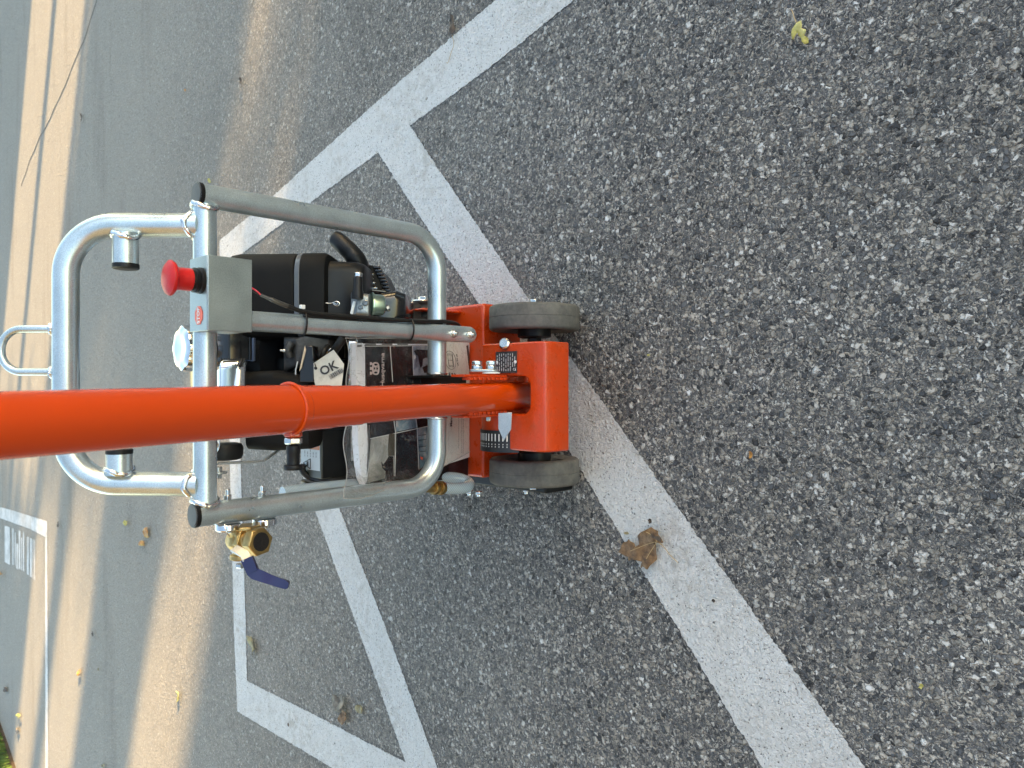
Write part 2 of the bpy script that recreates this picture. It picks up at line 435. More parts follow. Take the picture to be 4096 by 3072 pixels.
def marking(name, px, jit=.0023, z=.0015, mat=None, step=.004):
    """painted line: outline on the road given as (photo x, photo y); edge kept ragged like sprayed paint on stones"""
    pts = [PZ(a, b, 0) for a, b in px]; out = []; k0 = random.random() * 100
    for i in range(len(pts)):
        a, b = pts[i], pts[(i + 1) % len(pts)]; n = max(1, int((b - a).length / step)) if jit else 1
        nrm = V((-(b - a).y, (b - a).x, 0)).normalized()
        for k in range(n):
            p = a.lerp(b, k / n); j = .7 * noise.noise(V((p.x * 55, p.y * 55, k0))) + 1.3 * noise.noise(V((p.x * 230, p.y * 230, k0)))
            out.append(p + nrm * j * jit * (0 if k == 0 else 1))
    bm = BM(); vs = [bm.verts.new(V((p.x, p.y, z))) for p in out]; bm.faces.new(vs)
    bmesh.ops.triangulate(bm, faces=bm.faces)
    return tag(obj(name, bm, mat or PAINT, smooth=False), kind='structure')
marking('road_marking', [(2345, -40), (2297, 0), (2007, 235), (1808, 383), (1642, 502), (1762, 687), (1906, 893), (2113, 1190), (2620, 1900), (3500, 3123),
                         (3086, 3123), (2338, 1900), (1934, 1240), (1689, 879), (1592, 730), (1515, 611), (1400, 694), (1278, 785), (1009, 985), (880, 1083), (880, 962),
                         (1092, 787), (1400, 506), (1631, 300), (1986, 0), (2034, -40)])
marking('road_marking', [(917, 1700), (961, 1700), (970, 2037), (985, 2500), (990, 2724), (1300, 2879), (1625, 3049), (1429, 2500), (1260, 2037), (1192, 1850), (1288, 1850),
                         (1361, 2037), (1541, 2500), (1771, 3123), (1430, 3123), (1332, 3072), (1140, 2957), (951, 2845), (937, 2500), (926, 2037)])
# markings of the far bay: an L-shaped border and a block of worn lettering
marking('road_marking', [(-60, 2012), (60, 2044), (190, 2085), (194, 3120), (183, 3120), (182, 2148), (120, 2115), (-60, 2050)], jit=.001, mat=PAINT_OLD, step=.05)
def bar(x0, x1, ya, yb, sl=.62):
    return [(x0, ya + (x0 - 22) * .30), (x1, ya + (x1 - 22) * .30), (x1, yb + (x1 - 22) * sl), (x0, yb + (x0 - 22) * sl)]
for (x0, x1, ya, yb) in ((20, 41, 2103, 2248), (50, 56, 2105, 2240), (60, 64, 2118, 2236), (66, 74, 2160, 2246), (76, 83, 2106, 2240), (86, 90, 2130, 2240), (93, 98, 2106, 2238),
                         (109, 117, 2120, 2242), (121, 129, 2122, 2244), (132, 135, 2124, 2246), (138, 142, 2124, 2246)):
    marking('road_lettering', bar(x0, x1, ya, yb), jit=.001, mat=PAINT_OLD, step=.05)
# tar seam across the far lane, poured bitumen a few millimetres proud
bm = BM()
sp_ = spline([PZ(a, b, .001) for a, b in ((395, -30), (345, 130), (290, 270), (235, 400), (190, 495), (140, 590), (85, 745))], 14)
sp_ = [p + V((noise.noise(p * 9) * .012, noise.noise(p * 9 + V((5, 5, 5))) * .012, 0)) for p in sp_]
tube(bm, sp_, [.0012 + .0006 * noise.noise(p * 12) for p in sp_], 6)
tag(obj('road_crack', bm, simple('tar', (.13, .12, .105), .6)), kind='structure')
# verge: soil strip, then grass
bm = BM(); e0, e1 = V((-1.96, 5.95, 0)), V((-2.33, 4.9, 0)); dr = (e1 - e0).normalized(); nr = V((-dr.y, dr.x, 0)) * -1
if nr.x > 0: nr = -nr
edge = []
for k in range(60):
    p = e0 - dr * 6 + dr * (k * .35); edge.append(p + nr * (.03 * noise.noise(V((k * .7, 0, 3)))))
prof = [(0, .0), (.02, .012), (.10, .022), (6, .06), (30, .08)]
rows = [[bm.verts.new(p + nr * a + V((0, 0, h - .004 if a == 0 else h))) for a, h in prof] for p in edge]
for i in range(len(rows) - 1):
    for j in range(len(prof) - 1): bm.faces.new((rows[i][j], rows[i][j + 1], rows[i + 1][j + 1], rows[i + 1][j]))
tag(obj('verge', bm, simple('soil', (.055, .038, .025), .9, spec=.2, nscale=30, namt=.5, bump=.01, bscale=70)), kind='structure')
def grass_mat():
    mt, nt_, b = newmat('grass_blades'); g = NT(nt_); c = g.coord()
    nz = g.noise(c, 14, 3, .6)
    g.l(g.ramp(nz.outputs[0], [(.3, (.045, .085, .012)), (.5, (.085, .15, .018)), (.7, (.17, .24, .03))]), b.inputs['Base Color'])
    b.inputs['Roughness'].default_value = .6
    return mt
bm = BM(); rg = random.Random(3)
for i in range(22000):
    t = rg.uniform(-1.2, 1.6) + 6.3; a = rg.random() ** 1.3 * 1.4 + .015
    p = e0 - dr * 6 + dr * t + nr * a; hh = rg.uniform(.02, .055); an = rg.uniform(0, 6.28); wd = rg.uniform(.0015, .003)
    d = V((math.cos(an), math.sin(an), 0)); l_ = V((rg.uniform(-1, 1), rg.uniform(-1, 1), 0)) * hh * .6
    z0 = .008 + min(a, .1) * .12 + a * .006
    a0, a1, a2 = bm.verts.new(p + d * wd + V((0, 0, z0))), bm.verts.new(p - d * wd + V((0, 0, z0))), bm.verts.new(p + l_ + V((0, 0, z0 + hh)))
    b0, b1 = bm.verts.new(p + l_ * .4 + d * wd * .8 + V((0, 0, z0 + hh * .6))), bm.verts.new(p + l_ * .4 - d * wd * .8 + V((0, 0, z0 + hh * .6)))
    bm.faces.new((a0, a1, b1, b0)); bm.faces.new((b0, b1, a2))
tag(obj('grass', bm, grass_mat(), smooth=False), kind='stuff')

# ---------------------------------------------------------------- the machine
M = tag(empty('floor_grinder', (-.02, 1.0, 0)), 'orange walk-behind floor grinder with black engine and galvanised frame, parked on the white line', 'floor grinder')
X1, Y1, Z1 = V((1, 0, 0)), V((0, 1, 0)), V((0, 0, 1))

# --- housing on the ground
bm = BM(); box(bm, -.171, .147, 1.0, 1.34, .025, .124)
HS = obj('housing', bm, ORANGE, M, bev=.005, seg=3)
bm = BM(); box(bm, -.192, -.173, .885, 1.33, .008, .082)
sk = obj('side_guard', bm, BLK, M, bev=.003)
for (a, b) in ((1878, 1962), (1916, 1966), (2106, 1956)):
    p = PX(a, b, -.192); hexnut('bolt', p + V((0.0005, 0, 0)), (-1, 0, 0), .0072, .006, ZINC, sk, stud=.004)
bm = BM(); box(bm, -.10, .06, .90, 1.002, .06, .115)
obj('axle_arm', bm, ORANGE, M, bev=.004)

# --- axle hood: folded sheet with a rounded notch for the handle
hx0, hx1, nx0, nx1, yb_, yn, yf = -.107, .067, -.048, .0125, .930, .818, .786
zt, zb = .192, .134
r_ = .016; out = [V((hx0, yb_ - .005, zb)), V((hx0, yf, zb)), V((hx1, yf, zb)), V((hx1, yb_, zb)), V((nx1, yb_, zb))]
for k in range(7):
    a = math.pi * .5 * k / 6; out.append(V((nx1 - r_ + r_ * math.cos(a), yn + r_ - r_ * math.sin(a), zb)))
for k in range(7):
    a = math.pi * .5 * k / 6; out.append(V((nx0 + r_ - r_ * math.sin(a), yn + r_ - r_ * math.cos(a), zb)))
out.append(V((nx0, yb_ - .005, zb)))
bm = BM(); prism(bm, out, (0, 0, zt - zb))
for v in bm.verts:
    if v.co.y < yf + .001 and v.co.z > zt - .001: pass
es = [e for e in bm.edges if all(v.co.y < yf + .001 and v.co.z > zt - .001 for v in e.verts)]
bmesh.ops.bevel(bm, geom=es, offset=.020, segments=2, profile=.5, affect='EDGES')
HOOD = obj('axle_hood', bm, ORANGE, M, bev=.0028, seg=3)
# cam drum carrying the depth scale
bm = BM(); lathe(bm, [(.049, 0), (.052, .002), (.052, .054), (.049, .056)], (-.1060, .898, .151), X1, 48)
obj('scale_drum', bm, ORANGE, M)
bm = BM(); n = 22; R1, R2 = .0532, .0545; c0 = V((0, .898, .151)); xs0, xs1 = -.1115, -.076
rows = []
for k in range(n + 1):
    a = R(146) - R(106) * k / n
    d = V((0, math.cos(a), math.sin(a)))
    rows.append([bm.verts.new(c0 + d * rr + V((xx, 0, 0))) for rr, xx in ((R1, xs0), (R2, xs0), (R2, xs1), (R1, xs1))])
for i in range(n):
    for j in range(4): bm.faces.new((rows[i][j], rows[i][(j + 1) % 4], rows[i + 1][(j + 1) % 4], rows[i + 1][j]))
bm.faces.new(rows[0]); bm.faces.new(rows[-1][::-1])
SCP = obj('depth_scale', bm, SCALEM, M)
bm = BM()
for k in range(11):
    a = R(133) - R(7.2) * k; d = V((0, math.cos(a), math.sin(a))); t = V((0, -math.sin(a), math.cos(a)))
    obox(bm, c0 + d * (R2 + .0001), X1, t, d, (xs1 - .0175, xs1 - .0055), (-.0010, .0010), (0, .0003))
    obox(bm, c0 + d * (R2 + .0001), X1, t, d, (xs1 - .0235, xs1 - .0215), (-.0006, .0006), (0, .0003))
    obox(bm, c0 + d * (R2 + .0001), X1, t, d, (xs1 - .0275, xs1 - .0255), (-.0006, .0006), (0, .0003))
obj('scale_marks', bm, ALU, SCP, smooth=False)
a = R(143); d = V((0, math.cos(a), math.sin(a))); bm = BM(); lathe(bm, [(.0042, 0), (.0042, .0006), (.001, .0007)], c0 + d * R2 + V((-.0965, 0, 0)), d, 20)
obj('rivet', bm, ALU, SCP)
# rating plate
bm = BM(); px0, px1, py0, py1 = PZ(2030, 1492, zt).x, PZ(2030, 1406, zt).x, PZ(2069, 1450, zt).y, PZ(1985, 1450, zt).y
box(bm, px0, px1, py0, py1, zt + .0002, zt + .0014); RP = obj('rating_plate', bm, PLATE, M)
bm = BM(); rg = random.Random(5); zz = zt + .0016
for j in range(9):
    yy = py0 + .004 + (py1 - py0 - .008) * j / 8
    xx = px0 + .003
    if j in (0, 1): xx = px0 + .010
    while xx < px1 - .006:
        L = rg.uniform(.003, .009); L = min(L, px1 - .003 - xx)
        box(bm, xx, xx + L, yy - .0006, yy + .0006, zz - .0001, zz + .0001); xx += L + rg.uniform(.001, .003)
obj('plate_print', bm, PLATE_T, RP, smooth=False)
text('ce_mark', 'CE', V((px0 + .0055, py0 + .0045, zt + .0016)), V((0, -1, 0)), X1, .0065, PLATE_T, RP)
for yy in (py0 + .003, py1 - .003):
    bm = BM(); lathe(bm, [(.0028, 0), (.0028, .0008), (.0012, .0012)], ((px0 + px1) / 2, yy, zt + .0012), Z1, 16); obj('rivet', bm, ALU, RP)
# pin with bevelled head in a slot of the hood
pc = PZ(2022, 1381, zt)
bm = BM(); lathe(bm, [(.0085, 0), (.0092, .001), (.0092, .012), (.0070, .014)], pc + V((0, 0, -.004)), V((.25, -.35, 1)), 28); obj('hinge_pin', bm, ZINC, M)
bm = BM(); box(bm, pc.x + .006, hx1 + .0004, pc.y - .0085, pc.y - .0035, zt - .02, zt + .0006); obj('slot', bm, simple('painted_slot_shadow', (.01, .01, .01), .8), M, bev=.001)  # solid dark block stands for the shade inside the slot

# --- wheels
for s, x0, x1 in ((1, .093, .139), (-1, -.176, -.130)):
    xc = (x0 + x1) / 2; ctr = V((xc, .914, .080)); W = empty('wheel', ctr, M)
    hw = (x1 - x0) / 2
    pr = [(.052, -hw * .78), (.060, -hw * .95), (.070, -hw * .97), (.0755, -hw * .96), (.0788, -hw * .86), (.0798, -hw * .74), (.0801, -hw * .35), (.0802, -.0008), (.0796, -.0004), (.0796, .0004), (.0802, .0008), (.0801, hw * .35), (.0798, hw * .74), (.0788, hw * .86), (.0755, hw * .96), (.070, hw * .97), (.060, hw * .95), (.052, hw * .78), (.050, 0)]
    bm = BM(); lathe(bm, pr, ctr, X1, 96, closed=True)
    for v in bm.verts: v.co += V((noise.noise(v.co * 60) * .0004, 0, 0)) + (v.co - ctr).normalized() * noise.noise(v.co * 45) * .0005
    bmesh.ops.translate(bm, verts=bm.verts, vec=(0, 0, 0)); obj('tyre', bm, RUB, W, ang=50)
    bm = BM(); lathe(bm, [(.012, -hw * .5), (.0525, -hw * .5), (.0525, hw * .5), (.012, hw * .5)], ctr, X1, 64); obj('rim', bm, BLK, W, bev=.002)
    bm = BM(); lathe(bm, [(.027, 0), (.030, .002), (.030, hw * .9 + .012), (.024, hw * .9 + .014)], ctr, V((-s, 0, 0)), 48); obj('hub', bm, BLK, W, bev=.001)
    bm = BM(); lathe(bm, [(.008, 0), (.020, .0005), (.020, .003), (.016, .004)], ctr + V((s * hw * .98, 0, 0)), V((s, 0, 0)), 36); obj('hub_cap', bm, CAPG, W)
    hexnut('axle_bolt', ctr + V((s * (hw * .98 + .004), 0, 0)), (s, 0, 0), .0095, .006, ZINC, W, washer=.013)
    o = hexnut('bearing_nut', ctr + V((-s * (hw * .9 + .0135), 0, 0)), (-s, 0, 0), .013, .008, BLK, W)
bm = BM(); tube(bm, [(-.15, .914, .08), (.115, .914, .08)], .009, 16); obj('axle', bm, DKM, M)

# --- handle pole
PB, PT = V((-.0195, .8935, .115)), V((-.0345, .700, .98))
def onp(z): t = (z - PB.z) / (PT.z - PB.z); return PB.lerp(PT, t)
pax = (PT - PB).normalized()
HP = empty('handle_pole', onp(.15), M)
bm = BM(); tube(bm, [onp(.12), onp(.56)], .0238, 48); obj('inner_tube', bm, ORANGE_T, HP)
zc = .555
bm = BM(); r0, r1, r2 = .0246, .0262, .0278
pts = [onp(z) for z in (.520, .5215, .570, .5705, .615, .617, .645, 1.10)]
tube(bm, pts, [.0240, r0 + .0006, r0 + .0008, r1, r1 + .0002, r2, r2, r2], 48); obj('outer_tube', bm, ORANGE_T, HP, ang=25)
# welded collar ring around the sleeve mouth, swung up on the near side
u_, v_, _ = basis(pax); cc = onp(.628)
bm = BM(); pts = []
for k in range(48):
    a = 2 * math.pi * k / 48; dd = u_ * math.cos(a) + v_ * math.sin(a)
    pts.append(cc + dd * .0292 + pax * (-.010 * dd.x * 0 + .0 ))
tube(bm, pts, .0021, 10, closed=True); obj('collar', bm, ORANGE_T, HP)
# index plunger on the left of the pole
pl = onp(.622) + V((-.026, 0, 0)); ax = V((-1, -.02, .02)).normalized()
bm = BM(); lathe(bm, [(.0098, 0), (.0102, .002), (.0102, .0055), (.0085, .0065)], pl, ax, 6, ph=.3); PLB = obj('boss', bm, ORANGE_T, HP, bev=.0006)
hexnut('lock_nut', pl + ax * .0068, ax, .0102, .0075, ZINC, HP, ph=.25)
bm = BM(); lathe(bm, [(.0058, 0), (.0066, .001), (.0078, .002), (.0080, .010), (.0074, .011), (.0074, .0225), (.0105, .0235), (.0108, .0245), (.0108, .0275), (.0098, .0290), (.004, .0293)], pl + ax * .0145, ax, 32)
obj('plunger_knob', bm, BLK, HP)

# --- toothed brackets either side of the pole foot
def in_yz(pts2, x): return [V((x, y, z)) for y, z in pts2]
for sgn, xb in ((1, .0105), (-1, -.0475)):
    top = PX(1866, 1516 if sgn > 0 else 1660, xb) if False else None
    z_hi, z_lo = .305, .196
    def cy(z): return onp(z).y
    pts2 = []
    x0b = xb; f0, b0 = -.010, .026
    poly = [(cy(z_lo) + f0, z_lo), (cy(z_lo) + b0, z_lo), (cy(z_hi) + b0, z_hi), (cy(z_hi) + f0 + .006, z_hi)]
    bm = BM(); prism(bm, in_yz(poly, xb), (.004 * sgn, 0, 0)); BR = obj('bracket', bm, ORANGE, M, bev=.0008)
    bm = BM()
    for k in range(9):
        z = z_lo + .004 + k * .0115
        obox(bm, V((xb - .0045 * sgn, cy(z) - .013, z)), X1, Y1, Z1, (0, .0042) if sgn > 0 else (-.0042, 0), (0, .018), (0, .0062))
    obj('tooth_rack', bm, ORANGE, BR, bev=.0006)
# clamp link and bolts on the right
xr = .0150
p1, p2 = PX(1908, 1470, xr + .008), PX(1965, 1470, xr + .008)
p1 = V((xr, p1.y, p1.z)); p2 = V((xr, p2.y, p2.z))
bm = BM(); d = (p2 - p1).normalized(); nrm = d.cross(X1)
pts = []
for k in range(13):
    a = math.pi * k / 12; pts.append(p2 + (nrm * math.cos(a) + d * math.sin(a)) * .0105)
for k in range(13):
    a = math.pi * k / 12; pts.append(p1 + (-nrm * math.cos(a) - d * math.sin(a)) * .0105)
prism(bm, [p + V((.002, 0, 0)) for p in pts], (.0032, 0, 0)); obj('clamp_link', bm, GALV2, M, bev=.0006)
bm = BM(); lathe(bm, [(.0125, 0), (.0125, .0018), (.005, .0019)], p2 + V((-.0004, 0, 0)), X1, 32); obj('washer', bm, ALU, M)
for p in (p1, p2):
    hexnut('lock_nut', p + V((.0053, 0, 0)), X1, .0078, .0058, ZINC, M, ph=.2)
    hexnut('lock_nut', p + V((.0113, 0, 0)), X1, .0074, .0060, ZINC, M, ph=.4)
# left: bolt and pointer
p = PX(1958, 1662, -.0520); hexnut('bolt', p, (-1, 0, 0), .0066, .0075, ZINC, M, washer=.0105, ph=.2)
O_ = PD(2020, 1657, 1.178); nrm = (V((0, -.55, .83))).normalized(); dn = nrm.cross(X1).normalized()
def pp(X, Y): return PP(X, Y, O_, nrm)
bm = BM(); prism(bm, [pp(1993, 1652), pp(2047, 1650), pp(2044, 1718), pp(2015, 1763), pp(1993, 1715)], -nrm * .0028); obj('pointer', bm, GALV2, M, bev=.0004)

# --- lifting frame
YF = .940; RT = .0150
xL = -.1636 - .0; xR = .2366; zT = .668; zB = .281
pR0 = PY(785, 781, YF); pL0 = PY(770, 2060, YF)
FR = empty('lifting_frame', (.036, YF, .28), M)
loopf = fillet([V((xR, YF, pR0.z)), V((xR, YF, zB)), V((xL, YF, zB)), V((xL, YF, pL0.z))], [0, .058, .058, 0], 14)
# crossbar stops at two feet either side of the pole
iR = [p for p in loopf if p.x > .016]; iL = [p for p in loopf if p.x < -.056]
bm = BM(); tube(bm, iR + [V((.016, YF, zB))], RT, 40); obj('upright_tube', bm, GALV, FR)
bm = BM(); tube(bm, [V((-.052, YF, zB))] + iL, RT, 40); obj('upright_tube', bm, GALV, FR)
bm = BM(); tube(bm, [(xL + .012, YF, .656), (xR - .012, YF, .656)], RT - .0008, 40); obj('crossbar', bm, GALV, FR)
for x, pz in ((xR, pR0.z), (xL, pL0.z)):
    bm = BM(); lathe(bm, [(RT + .0003, -.002), (RT + .0005, .0), (RT + .0005, .0030), (RT - .0004, .0038)], (x, YF, pz - .0035), Z1, 40); obj('end_cap', bm, BLK, FR)
    bm = BM(); lathe(bm, [(RT - .0006, .0036), (RT - .0010, .0043), (RT * .5, .0046)], (x, YF, pz - .0035), Z1, 40); obj('cap_disc', bm, CAPG, FR)
weld('weld', (xR - RT * .98, YF, .656), X1, RT * .98, .0036, WELD, FR, 1, squash=.003)
weld('weld', (xL + RT * .98, YF, .656), X1, RT * .98, .0036, WELD, FR, 2, squash=.003)
bm = BM()
for sgn in (1, -1):
    box(bm, (.010 if sgn > 0 else -.052), (.014 if sgn > 0 else -.048), YF - .012, YF + .055, zB - .020, zB + .018)
box(bm, -.052, .014, YF + .030, YF + .050, zB - .09, zB + .010)
obj('foot_plate', bm, BLK_R, FR, bev=.001)
for x, sd in ((.0165, 3), (-.0545, 4)): weld('weld', (x, YF, zB), X1, RT * 1.03, .0020, WELD, FR, sd)
# bail: bent tube leaning back at 45 degrees
bR, bL = V((.199, YF + .004, .662)), V((-.126, YF + .004, .662))
e = UV
topR, topL = PD(264, 905, .925), PD(264, 1925, .925)
topR = V((.196, topR.y, topR.z)); topL = V((-.122, topR.y, topR.z))
bail = fillet([bR, topR, topL, bL], [0, .062, .062, 0], 14)
bm = BM(); tube(bm, bail, RT + .0002, 40); BAIL = obj('bail', bm, GALV, FR)
weld('weld', bR + UV * .008, UV, RT * 1.0, .0040, WELD, FR, 5, squash=.004)
weld('weld', bL + UV * .008, UV, RT * 1.0, .0040, WELD, FR, 6, squash=.004)
# stubs inside the bail
for s, Xc, xe in ((1, 503, .146), (-1, 477, -.084)):
    base = PD(Xc, 900, .925); o0 = V((bail[0].x if s > 0 else -.124, base.y, base.z)); o0.x = .186 if s > 0 else -.112
    o1 = V((xe, base.y, base.z)); bm = BM(); tube(bm, [o0, o1], RT, 36); ST = obj('stub', bm, GALV, FR)
    bm = BM(); lathe(bm, [(RT + .0004, -.002), (RT + .0006, .0), (RT + .0004, .0034), (RT * .9, .0046), (RT * .4, .0048)], o1, V((-s, 0, 0)), 36); obj('end_cap', bm, BLK, FR)
    weld('weld', V(((.1815 if s > 0 else -.1075), base.y, base.z)), X1, RT * .98, .0034, WELD, FR, 7 + s, squash=.003)
# lifting eye
c0_ = (topR.y, topR.z); ey = [V((.0678 + .0, c0_[0], c0_[1])) + UV * .012, V((.0678, c0_[0], c0_[1])) + UV * .080, V((.0148, c0_[0], c0_[1])) + UV * .080, V((.0148, c0_[0], c0_[1])) + UV * .012]
bm = BM(); tube(bm, fillet(ey, .0262, 14), .0047, 20); obj('lifting_eye', bm, GALV, FR)
for x, sd in ((.0678, 11), (.0148, 12)): weld('weld', V((x, c0_[0], c0_[1])) + UV * .0165, UV, .0048, .0032, WELD, FR, sd)

# --- stop switch bar, box, button
xb_ = .0800; yb2 = .9085
CB = empty('switch_bar', (xb_, yb2, .24), M)
bm = BM(); zlo, zhi = .2245, .668; hw = .0130; pts = []
prof2 = []
for k in range(13):
    a = math.pi * k / 12; prof2.append((-hw * math.cos(a), zlo + hw - hw * math.sin(a)))
poly = [V((xb_ + x, 0, z)) for x, z in prof2] + [V((xb_ + hw, 0, zhi)), V((xb_ - hw, 0, zhi))]
# oval tube flattened towards the bolted end
n = 28; rings = []
for (z, fy) in ((zlo + .0005, .0016), (zlo + .004, .0030), (zlo + .012, .0034), (zlo + .050, .0040), (zlo + .085, .0085), (zlo + .12, .0120), (zhi, .0125)):
    wz = hw if z > zlo + hw else math.sqrt(max(hw * hw - (hw - (z - zlo)) ** 2, 1e-6))
    rings.append([bm.verts.new((xb_ + wz * math.cos(2 * math.pi * k / n), yb2 + fy * math.sin(2 * math.pi * k / n), z)) for k in range(n)])
for i in range(len(rings) - 1):
    for k in range(n): bm.faces.new((rings[i][k], rings[i][(k + 1) % n], rings[i + 1][(k + 1) % n], rings[i + 1][k]))
bm.faces.new(rings[0][::-1]); bm.faces.new(rings[-1])
obj('oval_tube', bm, GALV, CB, ang=60)
for (a, b) in ((1813, 1332), (1880, 1334)):
    p = PY(a, b, yb2 - .0042); p.x = xb_ - .0005; hexnut('lock_nut', p, (0, -1, 0), .0054, .0052, ZINC, CB, stud=.0035, washer=.0066)
bm = BM(); box(bm, xb_ - .011, xb_ + .011, yb2 + .004, yb2 + .030, .232, .262); obj('standoff', bm, GALV2, CB, bev=.001)
SB = empty('switch_box', (.109, .915, .625), M)
bx0, bx1, by0, by1, bz0, bz1 = .0642, .1545, .889, .9415, .6185, .6745
bm = BM(); t = .0018
box(bm, bx0, bx1, by0 + .0018, by1, bz1 - t, bz1)                       # top
box(bm, bx0, bx1, by0, by0 + t, bz0, bz1 - .0006)                       # front
box(bm, bx0, bx0 + t, by0 + t, by1, bz0 + .004, bz1 - t); box(bm, bx1 - t, bx1, by0 + t, by1, bz0 + .004, bz1 - t)
obj('sheet_cover', bm, galvanised('zinc_sheet', .38, (.38, .44, .45)), SB, bev=.0008)
p = PZ(808, 1123, bz1); bm = BM(); O = V((p.x, p.y + .001, bz1))
lathe(bm, [(.0150, 0), (.0158, .0006), (.0158, .0042), (.0146, .0050), (.0146, .0064), (.0150, .0070), (.0150, .0100), (.0134, .0108), (.0132, .0135)], O, Z1, 48); obj('button_ring', bm, BLK, SB)
bm = BM(); lathe(bm, [(.0128, .0130), (.0136, .0138), (.0134, .024), (.0136, .0300), (.0150, .0325), (.0196, .0342), (.0206, .0355), (.0208, .0372), (.0204, .0388), (.0170, .0412), (.010, .0430), (.004, .0434)], O, Z1, 64)
for v in bm.verts:
    q = v.co - O
    if q.z > .0335 and q.z < .039:
        an = math.atan2(q.y, q.x); f = 1 + .016 * math.cos(an * 8); v.co = O + V((q.x * f, q.y * f, q.z))
obj('stop_button', bm, RED, SB)
sp0 = PZ(795, 1262, bz1); bm = BM(); s_ = .0118
poly = [V((sp0.x + s_ * 1.02 * math.cos(math.pi / 8 + k * math.pi / 4), sp0.y - .0006 + s_ * math.sin(math.pi / 8 + k * math.pi / 4), bz1 + .0002)) for k in range(8)]
prism(bm, poly, (0, 0, .0004)); STK = obj('stop_sticker', bm, STKR, SB)
text('stop_lettering', 'STOP', V((sp0.x, sp0.y - .0006, bz1 + .0008)), X1, Y1, .0098, RULE, SB, bold=.0003, sx=.86)
# cable of the stop switch
w0 = PY(990, 1143, .925); w1 = PY(1043, 1180, .908)
bm = BM(); tube(bm, spline([w0, w0.lerp(w1, .5) + V((0, -.002, -.001)), w1]), .0011, 10); obj('red_wire', bm, REDW, CB)
bm = BM(); tube(bm, spline([PY(985, 1163, .925), PY(1015, 1168, .915), w1 + V((-.002, 0, 0))]), .0008, 8); obj('black_wire', bm, BLK_R, CB)
w2 = PY(1090, 1200, .902); w3 = PY(1150, 1225, .899)
bm = BM(); pts = spline([w1, PY(1065, 1189, .905), w2, PY(1120, 1213, .900), w3]); tube(bm, pts, [.0021 + .0010 * min(1, max(0, (i / len(pts) - .35) * 8)) for i in range(len(pts))], 14); obj('heat_shrink', bm, simple('heat_shrink', (.045, .042, .036), .3, coat=.3), CB)
cp = [w3, PY(1215, 1247, .898), PY(1300, 1259, .899), PY(1420, 1268, .900), PY(1540, 1277, .901), PY(1640, 1283, .900), PY(1720, 1286, .905), PY(1790, 1287, .925), PY(1832, 1300, .96), PY(1840, 1325, 1.0)]
bm = BM(); tube(bm, spline(cp, 12), .0031, 16); obj('switch_cable', bm, BLK_R, CB)
cp = [PY(1215, 1262, .8985), PY(1300, 1271, .900), PY(1420, 1283, .901), PY(1540, 1293, .902), PY(1640, 1298, .903), PY(1700, 1296, .906), PY(1770, 1293, .928), PY(1815, 1310, .97)]
bm = BM(); tube(bm, spline(cp, 12), .0022, 12); obj('switch_cable', bm, BLK_R, CB)
for Xt, white in ((1213, True), (1637, False)):
    p = PY(Xt, 1300, yb2); z = p.z; bm = BM(); pts = []
    for k in range(36):
        a = 2 * math.pi * k / 36; pts.append(V((xb_ + .002 + .0160 * math.cos(a), yb2 - .0015 + .0150 * math.sin(a), z - .0040 * math.sin(a) * (1 if white else 1))))
    tube(bm, pts, .0014, 8, closed=True); TI = obj('cable_tie', bm, BLK, CB)
    bm = BM(); q = PY(Xt - (4 if white else 4), 1228 if white else 1263, yb2 - .008); box(bm, q.x - .0028, q.x + .0028, q.y - .003, q.y + .003, q.z - .003, q.z + .003); obj('tie_head', bm, ALU if white else BLK, CB, bev=.0006)

# --- ball valve on the left upright
BV = empty('ball_valve', (-.19, .93, .56), M)
for (a, b) in ((911, 1985), (1049, 1973)):
    p = PY(a, b, YF); p.x = xL + RT * .96; o = hexnut('mounting_nut', p, X1, .0052, .0070, ZINC, BV, stud=.007)
for (a, b, dz) in ((912, 2084, 0), (1058, 2068, 0)):
    p = PY(a, b, YF); p.x = xL - RT - .0005
    bm = BM(); lathe(bm, [(.0150, 0), (.0158, .0010), (.0158, .0075), (.0145, .0090)], p, V((-1, 0, 0)), 36)
    obj('clamp_lug', bm, CHROME, BV, bev=.0005)
    hexnut('lug_bolt', p + V((-.009, -.002, -.003)), (-1, 0, 0), .0045, .0035, ZINC, BV)
pa, pb = PY(900, 2095, YF), PY(1060, 2082, YF); xf = xL - RT - .006
pm_ = V((xf, YF, (pa.z + pb.z) / 2 + .002))
bm = BM()
lathe(bm, [(.0180, 0), (.0185, .001), (.0185, .0045), (.0165, .0060)], pm_, V((-1, 0, 0)), 6, ph=.5)
lathe(bm, [(.0125, .004), (.0125, .0100), (.0165, .0130), (.0165, .0240), (.0120, .0280), (.0100, .0360), (.0135, .0375), (.0140, .0425), (.0110, .0440), (.0060, .0450)], pm_ + V((0, 0, .004)), V((-1, 0, 0)), 40)
obj('flange', bm, BRASS, BV, bev=.0005)
